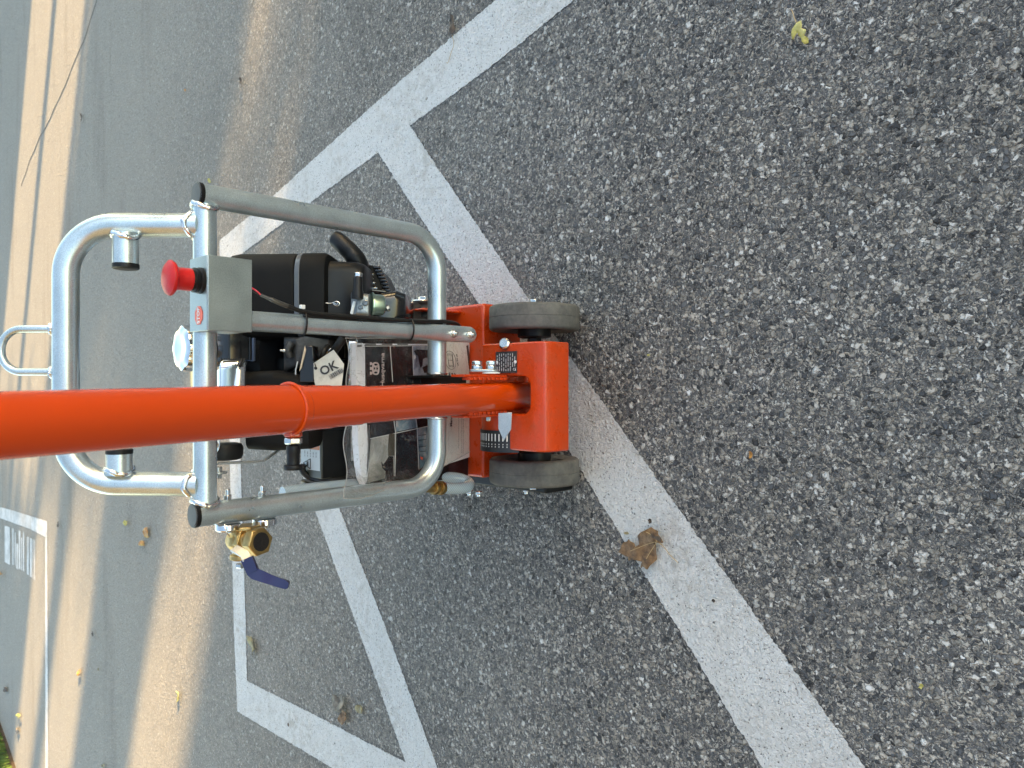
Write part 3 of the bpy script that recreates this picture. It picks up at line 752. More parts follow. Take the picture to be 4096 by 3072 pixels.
# body: inlet axis towards the operator and a little down
bc = pm_ + V((-.0190, -.004, .002)); ia = (CAM - PD(1050, 2160, .9)).normalized(); ia = (ia + V((-.10, -.25, -.62))).normalized()
bm = BM(); lathe(bm, [(.008, -.024), (.0125, -.022), (.0150, -.016), (.0150, -.006), (.0165, -.004), (.0165, .008), (.0130, .0095), (.0125, .014)], bc, ia, 40); obj('valve_body', bm, BRASS, BV)
bm = BM(); lathe(bm, [(.0170, -.002), (.0178, -.001), (.0178, .0090), (.0168, .0100)], bc, ia, 6, ph=.15); obj('body_hexagon', bm, BRASS, BV, bev=.0007)
on = bc + ia * .0150
bm = BM(); lathe(bm, [(.0145, 0), (.0150, .0008), (.0150, .0060), (.0178, .0068), (.0188, .0080), (.0188, .0200), (.0176, .0215), (.0128, .0215), (.0118, .0205), (.0115, .004)], on, ia, 6, ph=.15)
obj('coupling_nut', bm, BRASS, BV, bev=.0006)
bm = BM(); n = 40
lathe(bm, [(.0146, .0214), (.0146, .0219), (.0120, .0219), (.0118, .0205)], on, ia, n, closed=True); obj('coupling_lip', bm, BRASS, BV)
bm = BM(); lathe(bm, [(.0119, .0216), (.0119, .0219)], on, ia, 40); obj('bore', bm, simple('painted_bore_shade', (.006, .005, .005), .5, bump=.001, bscale=300), BV)  # black disc paints the darkness inside the open bore
# lever
lv = PY(965, 2218, .925); st = pm_ + V((-.044, 0, .004))
bm = BM(); lathe(bm, [(.0068, 0), (.0068, .004), (.0052, .0055)], st + V((-.0052, 0, 0)), V((-1, 0, 0)), 6); obj('lever_nut', bm, ZINC, BV)
L0 = st + V((-.003, 0, .007)); L1 = st + V((-.0035, -.010, -.012)); 
def band(name, path, wid, th, mat, wdir, parent, bev=.001, tip=False):
    bm = BM(); pts = [V(p) for p in path]; N = len(pts); wd = V(wdir).normalized(); rows = []
    for i, p in enumerate(pts):
        t = (pts[min(i + 1, N - 1)] - pts[max(i - 1, 0)]).normalized(); nn = t.cross(wd).normalized(); ww = nn.cross(t).normalized()
        wv = wid[i] if isinstance(wid, list) else wid
        rows.append([bm.verts.new(p + ww * a * wv / 2 + nn * b * th / 2) for a, b in ((-1, -1), (1, -1), (1, 1), (-1, 1))])
    for i in range(N - 1):
        for j in range(4): bm.faces.new((rows[i][j], rows[i][(j + 1) % 4], rows[i + 1][(j + 1) % 4], rows[i + 1][j]))
    bm.faces.new(rows[0][::-1]); bm.faces.new(rows[-1])
    return obj(name, bm, mat, parent, bev=bev, seg=3)
dl = .905
q = [PD(935, 2192, dl + .01), PD(978, 2216, dl + .004), PD(990, 2240, dl)]
band('lever_shank', q, .0115, .0024, GALV2, V((.1, -.35, -.9)), BV, bev=.0005)
q = [PD(988, 2232, dl), PD(1012, 2287, dl), PD(1022, 2296, dl), PD(1080, 2318, dl - .004), PD(1130, 2334, dl - .006), PD(1148, 2339, dl - .006), PD(1156, 2341, dl - .006)]
band('lever_sleeve', q, [.0145, .0142, .0140, .0118, .0108, .0098, .006], .0058, BLUE, V((.1, -.62, -.6)), BV, bev=.0024)
# clip wire
bm = BM(); tube(bm, spline([PY(898, 2098, .93), PY(905, 2125, .925), PY(918, 2145, .925)]), .0008, 8); obj('clip_wire', bm, ZINC, BV)

# --- braided hose with brass coupling
zH = lambda X, Y, y: PY(X, Y, y)
hp = [zH(1130, 1975, .985), zH(1220, 1962, .985), zH(1320, 1950, .99), zH(1430, 1938, 1.0), zH(1540, 1920, 1.02), zH(1650, 1908, 1.035), zH(1760, 1908, 1.03), zH(1830, 1913, 1.02), zH(1868, 1926, 1.01), zH(1876, 1938, 1.0), zH(1862, 1950, .99), zH(1820, 1954, .985), zH(1772, 1952, .98)]
bm = BM(); tube(bm, spline(hp, 10), .0100, 24); HO = obj('water_hose', bm, HOSE, M)
ha, hb = zH(1776, 1952, .98), zH(1680, 1950, .965); hx = (hb - ha)
bm = BM(); L = hx.length
kn = lambda r, h0, h1: lathe(bm, [(r - .0005, h0), (r, h0 + .0008), (r, h1 - .0008), (r - .0005, h1)], ha, hx, 28)
kn(.0090, 0, L * .06 + .004); kn(.0112, .005, .015); lathe(bm, [(.0075, .014), (.0075, .0215)], ha, hx, 24); kn(.0108, .0210, .031); lathe(bm, [(.008, .030), (.008, L + .02)], ha, hx, 20)
HC = obj('hose_coupling', bm, BRASS, M)
bm = BM()
for base, r in ((.0065, .0112), (.0225, .0108)):
    u1, v1, w1_ = basis(hx)
    for k in range(26):
        a = 2 * math.pi * k / 26; dd = u1 * math.cos(a) + v1 * math.sin(a)
        obox(bm, ha + w1_ * base + dd * r, dd, dd.cross(w1_), w1_, (-.0003, .0006), (-.0006, .0006), (0, .007))
obj('knurling', bm, BRASS, HC, smooth=False)

# --- engine
EN = empty('engine', (.05, 1.12, .15), M)
def slab(name, secs, mat, bev=.01, seg=4, ang=35, par=None, n=None):
    """loft through rounded-rectangle sections: each (origin, halfwidth u, halfwidth v, corner, u, v)"""
    bm = BM(); rows = []
    for (O, a, b, c, u, v) in secs:
        ring = []
        for sx, sy, a0 in ((1, 1, 0), (-1, 1, 90), (-1, -1, 180), (1, -1, 270)):
            for k in range(6):
                an = R(a0 + 90 * k / 5); ring.append(V(O) + V(u) * (sx * (a - c) + c * math.cos(an)) + V(v) * (sy * (b - c) + c * math.sin(an)))
        rows.append([bm.verts.new(p) for p in ring])
    for i in range(len(rows) - 1):
        m_ = len(rows[i])
        for k in range(m_): bm.faces.new((rows[i][k], rows[i][(k + 1) % m_], rows[i + 1][(k + 1) % m_], rows[i + 1][k]))
    bm.faces.new(rows[0][::-1]); bm.faces.new(rows[-1])
    return obj(name, bm, mat, par or EN, bev=bev, seg=seg, ang=ang)
NV = -FV     # towards the operator, 45 degrees up
def tilt(X, Y, d): return PD(X, Y, d)
# air cleaner: large matt cover leaning back; built along the 45 degree axis
def acsec(X, Yr, Yl, dfront, depth, c):
    pr, pl_ = PD(X, Yr, dfront), PD(X, Yl, dfront); mid = (pr + pl_) / 2 + FV * depth / 2
    return (mid, (pr - pl_).length / 2, depth / 2, c, RV, FV)
slab('air_cleaner_cover', [acsec(893, 1024, 1345, 1.118, .10, .030), acsec(905, 1008, 1350, 1.108, .115, .034), acsec(940, 1001, 1350, 1.102, .12, .034), acsec(1176, 999, 1350, 1.100, .12, .034)], BLK_M, bev=.004)
slab('air_cleaner_cover', [acsec(1195, 997, 1352, 1.097, .124, .034), acsec(1280, 996, 1352, 1.096, .124, .034), acsec(1297, 1004, 1352, 1.098, .12, .032), acsec(1303, 1016, 1352, 1.104, .11, .028)], BLK_M, bev=.003)
slab('cover_band', [acsec(1175.5, 996, 1352, 1.0975, .125, .036), acsec(1196, 996, 1352, 1.0960, .125, .036)], simple('satin_grey_band', (.09, .10, .115), .22, coat=.4), bev=.001, seg=2)
slab('air_cleaner_base', [acsec(1304, 1036, 1352, 1.118, .10, .02), acsec(1420, 1040, 1300, 1.128, .09, .02), acsec(1452, 1052, 1240, 1.133, .08, .02), acsec(1464, 1072, 1200, 1.140, .06, .02)], BLK, bev=.003)
# recoil handle
bm = BM(); pts = spline([PD(1335, 955, 1.20), PD(1352, 962, 1.195), PD(1378, 985, 1.19), PD(1405, 1012, 1.19), PD(1428, 1042, 1.19), PD(1440, 1070, 1.20)], 8)
N = len(pts); tube(bm, pts, [.0040 + .0095 * min(1, (i / 5) ** .5) + .002 * (i / N) for i in range(N)], 24, flat=tuple(RV)); obj('starter_grip', bm, BLK, EN, sub=1)
# fan shroud with louvres
def shp(X, Y, d): return PD(X, Y, d)
pts = [shp(1462, 1056, 1.22), shp(1505, 1062, 1.225), shp(1528, 1088, 1.228), shp(1544, 1125, 1.23), shp(1556, 1166, 1.235), shp(1560, 1180, 1.235), shp(1430, 1180, 1.20), shp(1420, 1056, 1.20)]
bm = BM(); prism(bm, pts, FV * .10); FS = obj('fan_shroud', bm, BLK, EN, bev=.004, seg=3)
for k in range(8):
    a = k / 7; p = shp(1508 + 42 * a ** .9, 1070 + 92 * a, 1.2245 + .004 * a); bm = BM(); obox(bm, p, RV, UV, NV, (-.0022, .0022), (-.006, .006), (-.003, .0045)); obj('shroud_rib', bm, BLK_G, EN, bev=.001)
for k, (Xc, w_, hh) in enumerate(((1484, 22, 3.0), (1484, 20, 2.2), (1487, 26, 3.4), (1492, 34, 3.6))):
    Yc = 1098 + k * 17 + (4 if k == 3 else 0); p = shp(Xc, Yc, 1.203); bm = BM()
    obox(bm, p, RV, UV, NV, (-hh * .0004, hh * .0004), (-w_ * .0002, w_ * .0002), (-.002, .001)); obj('fin_edge', bm, ZINC if k > 1 else CARB, EN, bev=.0004)
bm = BM(); tube(bm, fillet([PD(1468, 1160, 1.19), PD(1545, 1168, 1.20), PD(1568, 1180, 1.21)], .01), .0025, 10); obj('shroud_rim', bm, BLK_G, EN)
slab('fan_shroud_lip', [(PD(1480, 1215, 1.235), .020, .02, .012, RV, FV), (PD(1540, 1200, 1.235), .018, .02, .012, RV, FV), (PD(1572, 1198, 1.24), .010, .016, .008, RV, FV)], BLK_G, bev=.002)
# choke cap and screw, carburettor
a0, a1 = PD(1430, 1185, 1.085), PD(1433, 1108, 1.085)
bm = BM(); ax_ = (a1 - a0); lathe(bm, [(.0085, -.004), (.0088, .004), (.0072, .010), (.0066, ax_.length - .002), (.0058, ax_.length)], a0, ax_, 32); obj('breather_cap', bm, BLK, EN)
hexnut('cap_screw', a1, ax_, .0064, .0062, ZINC, EN, ph=.3)
slab('carburettor_body', [(PD(1412, 1222, 1.12), .018, .016, .004, RV, FV), (PD(1436, 1216, 1.115), .018, .018, .005, RV, FV), (PD(1462, 1222, 1.115), .0165, .017, .006, RV, FV), (PD(1484, 1226, 1.118), .0175, .017, .008, RV, FV)], CARB, bev=.001)
for (a, b, r) in ((1463, 1212, .0045), (1443, 1229, .0035)):
    bm = BM(); lathe(bm, [(r, 0), (r, .002), (r * .7, .003), (r * .55, .003), (r * .5, .0015)], PD(a, b, 1.098), NV, 20); obj('carburettor_screw', bm, CARB, EN)
bax = PD(1545, 1224, 1.135) - PD(1482, 1220, 1.125)
bm = BM(); lathe(bm, [(.0165, 0), (.0185, .001), (.0185, .0035), (.0160, .0045), (.0156, .016), (.0148, .0195), (.0120, .0220), (.006, .0230)], PD(1480, 1218, 1.125), bax, 40); obj('float_bowl', bm, GRNM, EN)
hexnut('bowl_bolt', PD(1544, 1236, 1.128), bax + V((.01, 0, 0)), .0048, .0055, CARB, EN)
for Y_ in (1164,):
    pass
bm = BM(); tube(bm, spline([PD(1303, 1212, 1.085), PD(1318, 1213, 1.085), PD(1330, 1211, 1.085), PD(1343, 1206, 1.085), PD(1354, 1208, 1.085), PD(1358, 1215, 1.085), PD(1352, 1223, 1.085), PD(1340, 1221, 1.085), PD(1331, 1213, 1.085)]), .0006, 6)
tube(bm, spline([PD(1333, 1211, 1.084), PD(1345, 1217, 1.084), PD(1352, 1214, 1.084), PD(1349, 1208, 1.084)]), .0006, 6); obj('split_pin', bm, ZINC, EN)
bm = BM(); tube(bm, [PD(1406, 1255, 1.09), PD(1418, 1205, 1.09)], .0022, 8); obj('throttle_rod', bm, ALU, EN)
# glossy crankcase cover
slab('crankcase_cover', [(PD(1530, 1290, 1.235), .045, .05, .018, RV, FV), (PD(1600, 1245, 1.24), .030, .05, .018, RV, FV), (PD(1634, 1242, 1.245), .024, .045, .016, RV, FV), (PD(1643, 1244, 1.25), .018, .04, .014, RV, FV)], BLK_G, bev=.002)
# crankcase / block mass (black, mostly hidden)
bm = BM(); box(bm, -.055, .150, 1.085, 1.33, .170, .33); obj('crankcase', bm, DKM, EN, bev=.012, seg=3)
bm = BM(); box(bm, -.045, .150, 1.075, 1.21, .33, .455); obj('cylinder_block', bm, BLK, EN, bev=.012, seg=3)
bm = BM()
for k in range(9): box(bm, -.05, .155, 1.07, 1.23, .345 + k * .012, .348 + k * .012)
obj('cooling_fins', bm, DKM, EN, smooth=False)
# fuel tank with cap
slab('fuel_tank', [((.044, 1.150, .455), .070, .060, .02, X1, Y1), ((.044, 1.150, .47), .082, .072, .028, X1, Y1), ((.044, 1.150, .545), .084, .074, .030, X1, Y1), ((.044, 1.150, .562), .080, .070, .030, X1, Y1), ((.044, 1.150, .568), .066, .056, .028, X1, Y1)], BLK_G, bev=.002)
slab('tank_seam', [((.044, 1.150, .5300), .0865, .0775, .030, X1, Y1), ((.044, 1.150, .5335), .0865, .0775, .030, X1, Y1)], BLK_G, bev=.0008, seg=2)
cc0 = V((.054, 1.150, .567))
bm = BM(); lathe(bm, [(.024, 0), (.024, .016), (.022, .018)], cc0, Z1, 40); obj('filler_neck', bm, CHROME, EN)
bm = BM(); n = 80; prof3 = [(.0300, .0100), (.0335, .0110), (.0340, .0310), (.0325, .0365), (.0265, .0395), (.0190, .0388), (.004, .0365)]
lathe(bm, prof3, cc0, Z1, n)
for v in bm.verts:
    q = v.co - cc0; rr = math.hypot(q.x, q.y); an = math.atan2(q.y, q.x)
    if rr > .02: f = 1 + .045 * math.cos(an * 8) * min(1, (rr - .02) / .006); v.co = cc0 + V((q.x * f, q.y * f, q.z))
obj('fuel_cap', bm, CHROME, EN)
# silencer with louvred bright guard
slab('silencer', [((-.018, 1.055, .385), .060, .040, .02, X1, Y1), ((-.018, 1.055, .478), .060, .042, .02, X1, Y1)], BLK_G, bev=.004)
GO = V((-.012, 1.035, .545))
gR = PD(935, 1438, 1.115); gL = PD(925, 1740, 1.115)
slab('silencer_guard', [(PD(1012, 1588, 1.095), .053, .032, .014, RV, FV), (PD(985, 1588, 1.090), .0545, .034, .014, RV, FV), (PD(915, 1590, 1.085), .0545, .034, .016, RV, FV), (PD(885, 1590, 1.095), .044, .026, .014, RV, FV)], CHROME, bev=.002)
for k in range(11):
    for s in (1, -1):
        Xc = 905 + k * 9.0; Yc = 1452 if s > 0 else 1727
        bm = BM(); p = PD(Xc + 2, 1590, 1.085) + RV * s * .0502 - FV * .0238; tt = (RV * s + FV).normalized()
        obox(bm, p, (UV + RV * .0 + FV * .0), tt, UV.cross(tt), (-.0008, .0008), (-.0075, .0075), (-.0012, .0012)); obj('louvre_slot', bm, BLK, EN, bev=.0003, seg=1)
slab('silencer_body', [(PD(1013, 1640, 1.110), .056, .033, .014, RV, FV), (PD(1120, 1640, 1.105), .058, .036, .014, RV, FV), (PD(1262, 1650, 1.120), .052, .036, .012, RV, FV), (PD(1272, 1650, 1.125), .046, .030, .010, RV, FV)], BLK_M, bev=.002)
# bits seen in the gap right of the pole
slab('governor_bracket', [(PD(1150, 1420, 1.14), .028, .02, .006, RV, FV), (PD(1200, 1410, 1.13), .022, .018, .006, RV, FV), (PD(1275, 1400, 1.14), .030, .02, .006, RV, FV), (PD(1330, 1390, 1.15), .036, .02, .006, RV, FV)], DKM, bev=.002)
bm = BM(); q0, q1 = PD(1122, 1402, 1.105), PD(1145, 1405, 1.105); lathe(bm, [(.0020, 0), (.0020, .004), (.0035, .0045), (.0035, .0075), (.002, .008)], q0, q1 - q0, 16); obj('idle_screw', bm, ZINC, EN)
bm = BM(); tube(bm, spline([PD(1165, 1372, 1.11), PD(1150, 1400, 1.108), PD(1160, 1430, 1.11)]), .006, 14); obj('governor_link', bm, DKM, EN)
bm = BM(); box(bm, *(lambda p: (p.x - .017, p.x + .017, p.y - .002, p.y + .002, p.z - .002, p.z + .002))(PD(1015, 1398, 1.10))); obj('throttle_link', bm, simple('blued_steel', (.10, .13, .20), .3, metal=.8), EN, bev=.0005)
# fuel cock lever: folded tab, with a cream highlight painted along its edge
bm = BM(); prism(bm, [PD(1220, 1382, 1.07), PD(1252, 1382, 1.07), PD(1258, 1470, 1.075), PD(1258, 1530, 1.08), PD(1196, 1530, 1.08), PD(1200, 1482, 1.072)], FV * .03); obj('choke_lever', bm, BLK_G, EN, bev=.0015)
bm = BM(); prism(bm, [PD(1219, 1383, 1.069), PD(1224, 1398, 1.069), PD(1206, 1470, 1.069), PD(1197, 1484, 1.069)], FV * .003); obj('lever_highlight', bm, SEAM if False else simple('painted_highlight', (.62, .52, .38), .5), EN)
bm = BM(); tube(bm, [PD(1191, 1446, 1.09), PD(1183, 1480, 1.09), PD(1182, 1520, 1.09)], .0010, 8); obj('choke_wire', bm, ALU, EN)
bm = BM(); tube(bm, spline([PD(1372, 1350, 1.10), PD(1350, 1385, 1.10), PD(1325, 1420, 1.11), PD(1312, 1450, 1.12)]), .0062, 16); obj('fuel_hose', bm, BLK_R, EN)
bm = BM(); tube(bm, spline([PD(1312, 1385, 1.11), PD(1298, 1405, 1.10), PD(1286, 1430, 1.10), PD(1270, 1455, 1.11)]), .0040, 14); obj('breather_hose', bm, BLK_R, EN)
bm = BM(); tube(bm, spline([PD(1345, 1385, 1.115), PD(1320, 1398, 1.11), PD(1305, 1412, 1.11), PD(1295, 1430, 1.115)]), .0022, 12); obj('spring_clip', bm, CHROME, EN)
slab('oil_filler', [(PD(1400, 1450, 1.17), .040, .02, .012, RV, FV), (PD(1440, 1440, 1.17), .034, .02, .012, RV, FV)], CHROME, bev=.003)
# control box with warning label
bm = BM(); cx0, cx1 = -.1465, -.060; cy0, cy1, cz0, cz1 = 1.022, 1.086, .389, .442
box(bm, cx0, cx1, cy0, cy1, cz0, cz1); CBX = obj('control_box', bm, BOX_SKY, M, bev=.002)
bm = BM(); box(bm, cx0 + .0015, cx1, cy0 - .0012, cy0, cz0 + .001, cz1 - .0015); obj('unlit_front', bm, BLK, CBX, bev=.0005)  # front face left black, without the sky tone given to the case
lx1, lx0 = PZ(1250, 1782, cz1).x, PZ(1250, 1880, cz1).x; ly0, ly1 = cy0 + .004, cy1 - .003
bm = BM(); box(bm, lx0, lx1 + .012, ly0, ly1, cz1 + .0002, cz1 + .0005); obj('warning_label', bm, LBL, CBX)
bm = BM(); box(bm, lx1 - .006, lx1 + .010, ly0 + .001, ly1 - .001, cz1 + .0006, cz1 + .0008); obj('label_stripe', bm, LBLO, CBX)
tc = V(((lx0 + lx1) / 2 - .010, ly1 - .019, cz1 + .0007)); bm = BM()
for a, b in (((-.008, -.010), (.008, -.010)), ((.008, -.010), (0, .012)), ((0, .012), (-.008, -.010))): tube(bm, [tc + V((*a, 0)), tc + V((*b, 0))], .0006, 6)
obox(bm, tc, X1, Y1, Z1, (-.0035, .0035), (-.0035, .001), (-.0002, .0002)); obj('warning_triangle', bm, INK, CBX)
bm = BM(); rg = random.Random(8)
for j in range(5):
    yy = ly1 - .012 - j * .0085; xx = tc.x + .011
    while xx < lx1 - .010:
        L = rg.uniform(.002, .005); box(bm, xx, xx + L, yy - .0006, yy + .0006, cz1 + .0006, cz1 + .0008); xx += L + .0015
obj('label_print', bm, INKG, CBX, smooth=False)
# wiring under the control box, rubber buffers
bm = BM(); tube(bm, spline([PD(1215, 1858, 1.18), PD(1210, 1878, 1.18), PD(1222, 1898, 1.18), PD(1250, 1912, 1.18), PD(1290, 1918, 1.17), PD(1340, 1920, 1.17), PD(1420, 1915, 1.19)]), .0050, 16); obj('wiring_harness', bm, BLK_R, M)
p = PD(1275, 1930, 1.20); bm = BM(); lathe(bm, [(.026, 0), (.028, .002), (.026, .006), (.018, .010)], p, V((-1, .1, .2)), 40); RB = obj('isolator_mount', bm, simple('bronze_black', (.05, .04, .025), .3, metal=.5), M)
hexnut('isolator_nut', PD(1272, 1938, 1.20), V((-1, .1, .2)), .006, .006, ZINC, RB)
bm = BM(); box(bm, *(lambda p: (p.x - .012, p.x + .012, p.y - .006, p.y + .006, p.z - .08, p.z + .0))(PD(1280, 1885, 1.20))); obj('control_box_stay', bm, BLK, M, bev=.001)
# throttle arm and knob at left rear
ys = 1.02
for nm, r, x0, x1, X_, mt_ in (('belt_roller', .0165, -.083, -.106, 895, BLK_R),):
    p0 = PY(880, 1808, 1.04); bm = BM(); lathe(bm, [(.0125, -.012), (.0165, -.010), (.0185, -.004), (.0185, .006), (.0165, .011), (.0125, .0125)], p0 + V((0, 0, -.006)), X1, 40); o = obj(nm, bm, mt_, EN)
    for v in o.data.vertices: v.co.z = p0.z + (v.co.z - p0.z) * 1.35
q = [PY(830, 1855, 1.02), PY(1050, 1846, 1.02), PY(1130, 1792, 1.035), PY(1180, 1755, 1.05)]
band('belt_guard_arm', [q[0], q[0].lerp(q[1], .5), q[1], q[2], q[3]], .011, .0028, GALV2, V((0, -.6, .5)), EN, bev=.0006)
p = PY(872, 1868, 1.02); bm = BM(); lathe(bm, [(.0055, 0), (.0055, .006), (.012, .0065), (.012, .009), (.004, .0095)], p, V((-1, 0, 0)), 30); obj('spacer', bm, GALV2, EN)
hexnut('arm_bolt', p + V((-.010, 0, 0)), V((-1, 0, 0)), .0060, .006, ZINC, EN)
p = PY(866, 1772, 1.03); hexnut('arm_bolt', p, Z1, .0075, .006, ZINC, EN, washer=.013)
# orange isolator on the right
ip = PX(1692, 1205, .150); ip = PY(1692, 1205, 1.10)
bm = BM(); lathe(bm, [(.0225, 0), (.0235, .002), (.0215, .006), (.0215, .009), (.0235, .013), (.0225, .015)], ip + V((-.002, 0, -.002)), V((-1, 0, 0)), 44); IS = obj('rubber_buffer', bm, BLK_R, M)
bm = BM(); lathe(bm, [(.0225, 0), (.0235, .002), (.0230, .010)], ip + V((-.0215, 0, -.002)), V((-1, 0, 0)), 44); obj('rubber_ring', bm, BLK_R, IS)
bm = BM(); lathe(bm, [(.010, 0), (.0225, .0005), (.0235, .002), (.0225, .003)], ip + V((.0015, 0, -.002)), V((-1, 0, 0)), 44); obj('buffer_washer', bm, ZINC, IS)
hexnut('buffer_bolt', ip + V((.0015, 0, -.002)), X1, .0105, .0075, ZINC, IS, ph=.2)
bm = BM(); box(bm, ip.x - .0215, ip.x - .0172, 1.06, 1.28, .124, .215); obj('engine_bracket', bm, ORANGE, M, bev=.003)

# ---------------------------------------------------------------- documents in their clear bag
MO = V((0, 1.040, .127)); mv = V((0, -.245, .9695)).normalized(); MN = mv.cross(X1).normalized()
if MN.y > 0: MN = -MN
def mp(X, Y, off=0.0): return PP(X, Y, MO + MN * off, MN)
def sheet(name, pts, mat, parent=None, th=.0006, off=0.0, bow=0):
    bm = BM(); P_ = [mp(a, b, off) for a, b in pts]; prism(bm, P_, -MN * th)
    return obj(name, bm, mat, parent, smooth=False)
MB_ = sheet('manual', [(1462, 1376), (1880, 1384), (1880, 1560), (1872, 1905), (1700, 1930), (1490, 1960), (1480, 1900), (1463, 1560)], COVER, th=.003)
tag(MB_, 'thick printed manual with dark photo cover in the clear bag behind the orange handle', 'manual')
sheet('page_edge', [(1456, 1374), (1720, 1376), (1720, 1380), (1461, 1380)], PAPER, MB_, .0032, .0004)
sheet('page_fan', [(1424, 1372), (1452, 1372), (1458, 1380), (1481, 1530), (1482, 1700), (1480, 1800), (1475, 1880), (1468, 1925), (1461, 1938), (1450, 1915), (1440, 1860), (1432, 1760), (1430, 1600), (1424, 1480)], PAPER, MB_, .012, -.001)
sheet('page_fold', [(1476, 1700), (1479, 1700), (1474, 1860), (1468, 1900)], INKG, MB_, .0006, .0008)
sheet('page_index_tabs', [(1430, 1380), (1447, 1379), (1447, 1387), (1430, 1388)], INKG, MB_, .0006, .0008)
for a in (1462, 1528, 1590): sheet('index_tab', [(a, 1375), (a + 42, 1374), (a + 42, 1380), (a, 1382)], INKG, MB_, .0006, .0012)
for (p_, m_) in ((((1565, 1384), (1650, 1384), (1654, 1660), (1569, 1670)), COVER), (((1653, 1383), (1722, 1382), (1726, 1508), (1656, 1530)), PH_SITE),
                 (((1482, 1690), (1578, 1680), (1580, 1730), (1483, 1752)), COVER_N), (((1483, 1757), (1580, 1733), (1577, 1902), (1560, 1908), (1470, 1932)), PH_GREY),
                 (((1584, 1732), (1668, 1714), (1676, 1880), (1640, 1892), (1581, 1902)), COVER_N), (((1671, 1714), (1712, 1704), (1712, 1850), (1680, 1876)), PH_BLUE), (((1584, 1680), (1664, 1672), (1667, 1710), (1583, 1728)), PH_BLUE)):
    sheet('cover_photo', p_, m_, MB_, .0003, .0004)
def rule(pts, wpx=1.1):
    (a, b), (c, d) = pts; L = math.hypot(c - a, d - b); nx_, ny_ = -(d - b) / L * wpx, (c - a) / L * wpx
    return [(a + nx_, b + ny_), (c + nx_, d + ny_), (c - nx_, d - ny_), (a - nx_, b - ny_)]
for l_ in (((1561, 1384), (1571, 1528)), ((1650, 1384), (1656, 1528)), ((1461, 1385), (1722, 1382)), ((1481, 1755), (1712, 1705)), ((1576, 1680), (1583, 1735)), ((1583, 1735), (1580, 1905)), ((1664, 1672), (1669, 1715)), ((1669, 1715), (1676, 1878))):
    sheet('cover_rule', rule(l_), RULE, MB_, .0003, .0008)
# operator and machine pictured on the cover
sheet('cover_figure', [(1655, 1404), (1668, 1398), (1715, 1400), (1716, 1438), (1705, 1430), (1692, 1436), (1690, 1462), (1683, 1472), (1678, 1455), (1672, 1424), (1664, 1420)], COVER_N, MB_, .0003, .0009)
sheet('cover_figure', [(1656, 1420), (1660, 1419), (1664, 1428), (1660, 1438), (1656, 1434)], RULE, MB_, .0003, .0010)
sheet('cover_figure', [(1690, 1470), (1712, 1458), (1714, 1490), (1698, 1492)], COVER, MB_, .0003, .0009)
sheet('cover_figure', [(1556, 1735), (1578, 1735), (1577, 1822), (1552, 1824), (1553, 1780)], simple('print_brown', (.07, .06, .045), .3), MB_, .0003, .0009)
sheet('cover_figure', [(1526, 1846), (1532, 1860), (1548, 1838), (1556, 1824), (1573, 1826), (1573, 1905), (1540, 1914), (1543, 1886), (1529, 1872)], COVER, MB_, .0003, .0009)
sheet('cover_figure', [(1682, 1826), (1692, 1830), (1690, 1840), (1683, 1836)], STKR, MB_, .0003, .0009)
for a in (1742, 1762, 1788, 1808): sheet('cover_figure', rule(((1674, a), (1704, a - 4)), .8), COVER_N, MB_, .0003, .0009)
# crowned H emblem and word mark
eo = mp(1498, 1474, .0006); ss = (mp(1480, 1474, .0006) - mp(1517, 1474, .0006)).length / 37
def emb(a, b): return eo + mv * (-a * ss) + X1 * (b * .00039)      # a down the page, b to the right
bm = BM()
ring = [emb(6 + 13 * math.cos(t), 24 * math.sin(t)) if True else 0 for t in [2 * math.pi * k / 36 for k in range(36)]]
rr_ = []
for k in range(36):
    t = 2 * math.pi * k / 36; c_, s_ = math.cos(t), math.sin(t); f = (abs(c_) ** 3 + abs(s_) ** 3) ** (-1 / 3)
    rr_.append(emb(5 + 12 * c_ * f, 23 * s_ * f))
tube(bm, rr_, .00125, 6, closed=True)
for b in (-19, 0, 19):
    for a in (-10, -13.5): 
        p = emb(a, b); obox(bm, p, X1, mv, MN, (-.0024 if a == -13.5 else -.0013, .0024 if a == -13.5 else .0013), (-.0008, .0022), (-.0004, .0004))
for b in (-9, 9): obox(bm, emb(5, b), X1, mv, MN, (-.0011, .0011), (-.0042, .0042), (-.0003, .0004))
obox(bm, emb(5, 0), X1, mv, MN, (-.0035, .0035), (-.0009, .0009), (-.0003, .0004))
for b in (-9, 9):
    for a in (-1, 11): obox(bm, emb(a, b), X1, mv, MN, (-.0022, .0022), (-.0006, .0006), (-.0003, .0004))
obj('cover_emblem', bm, LOGO, MB_, smooth=False)
t0 = mp(1530.5, 1411, .0006); text('cover_wordmark', 'Husqvarna', t0, X1, mv, .0125, LOGO, MB_, align='RIGHT', bold=.00012)
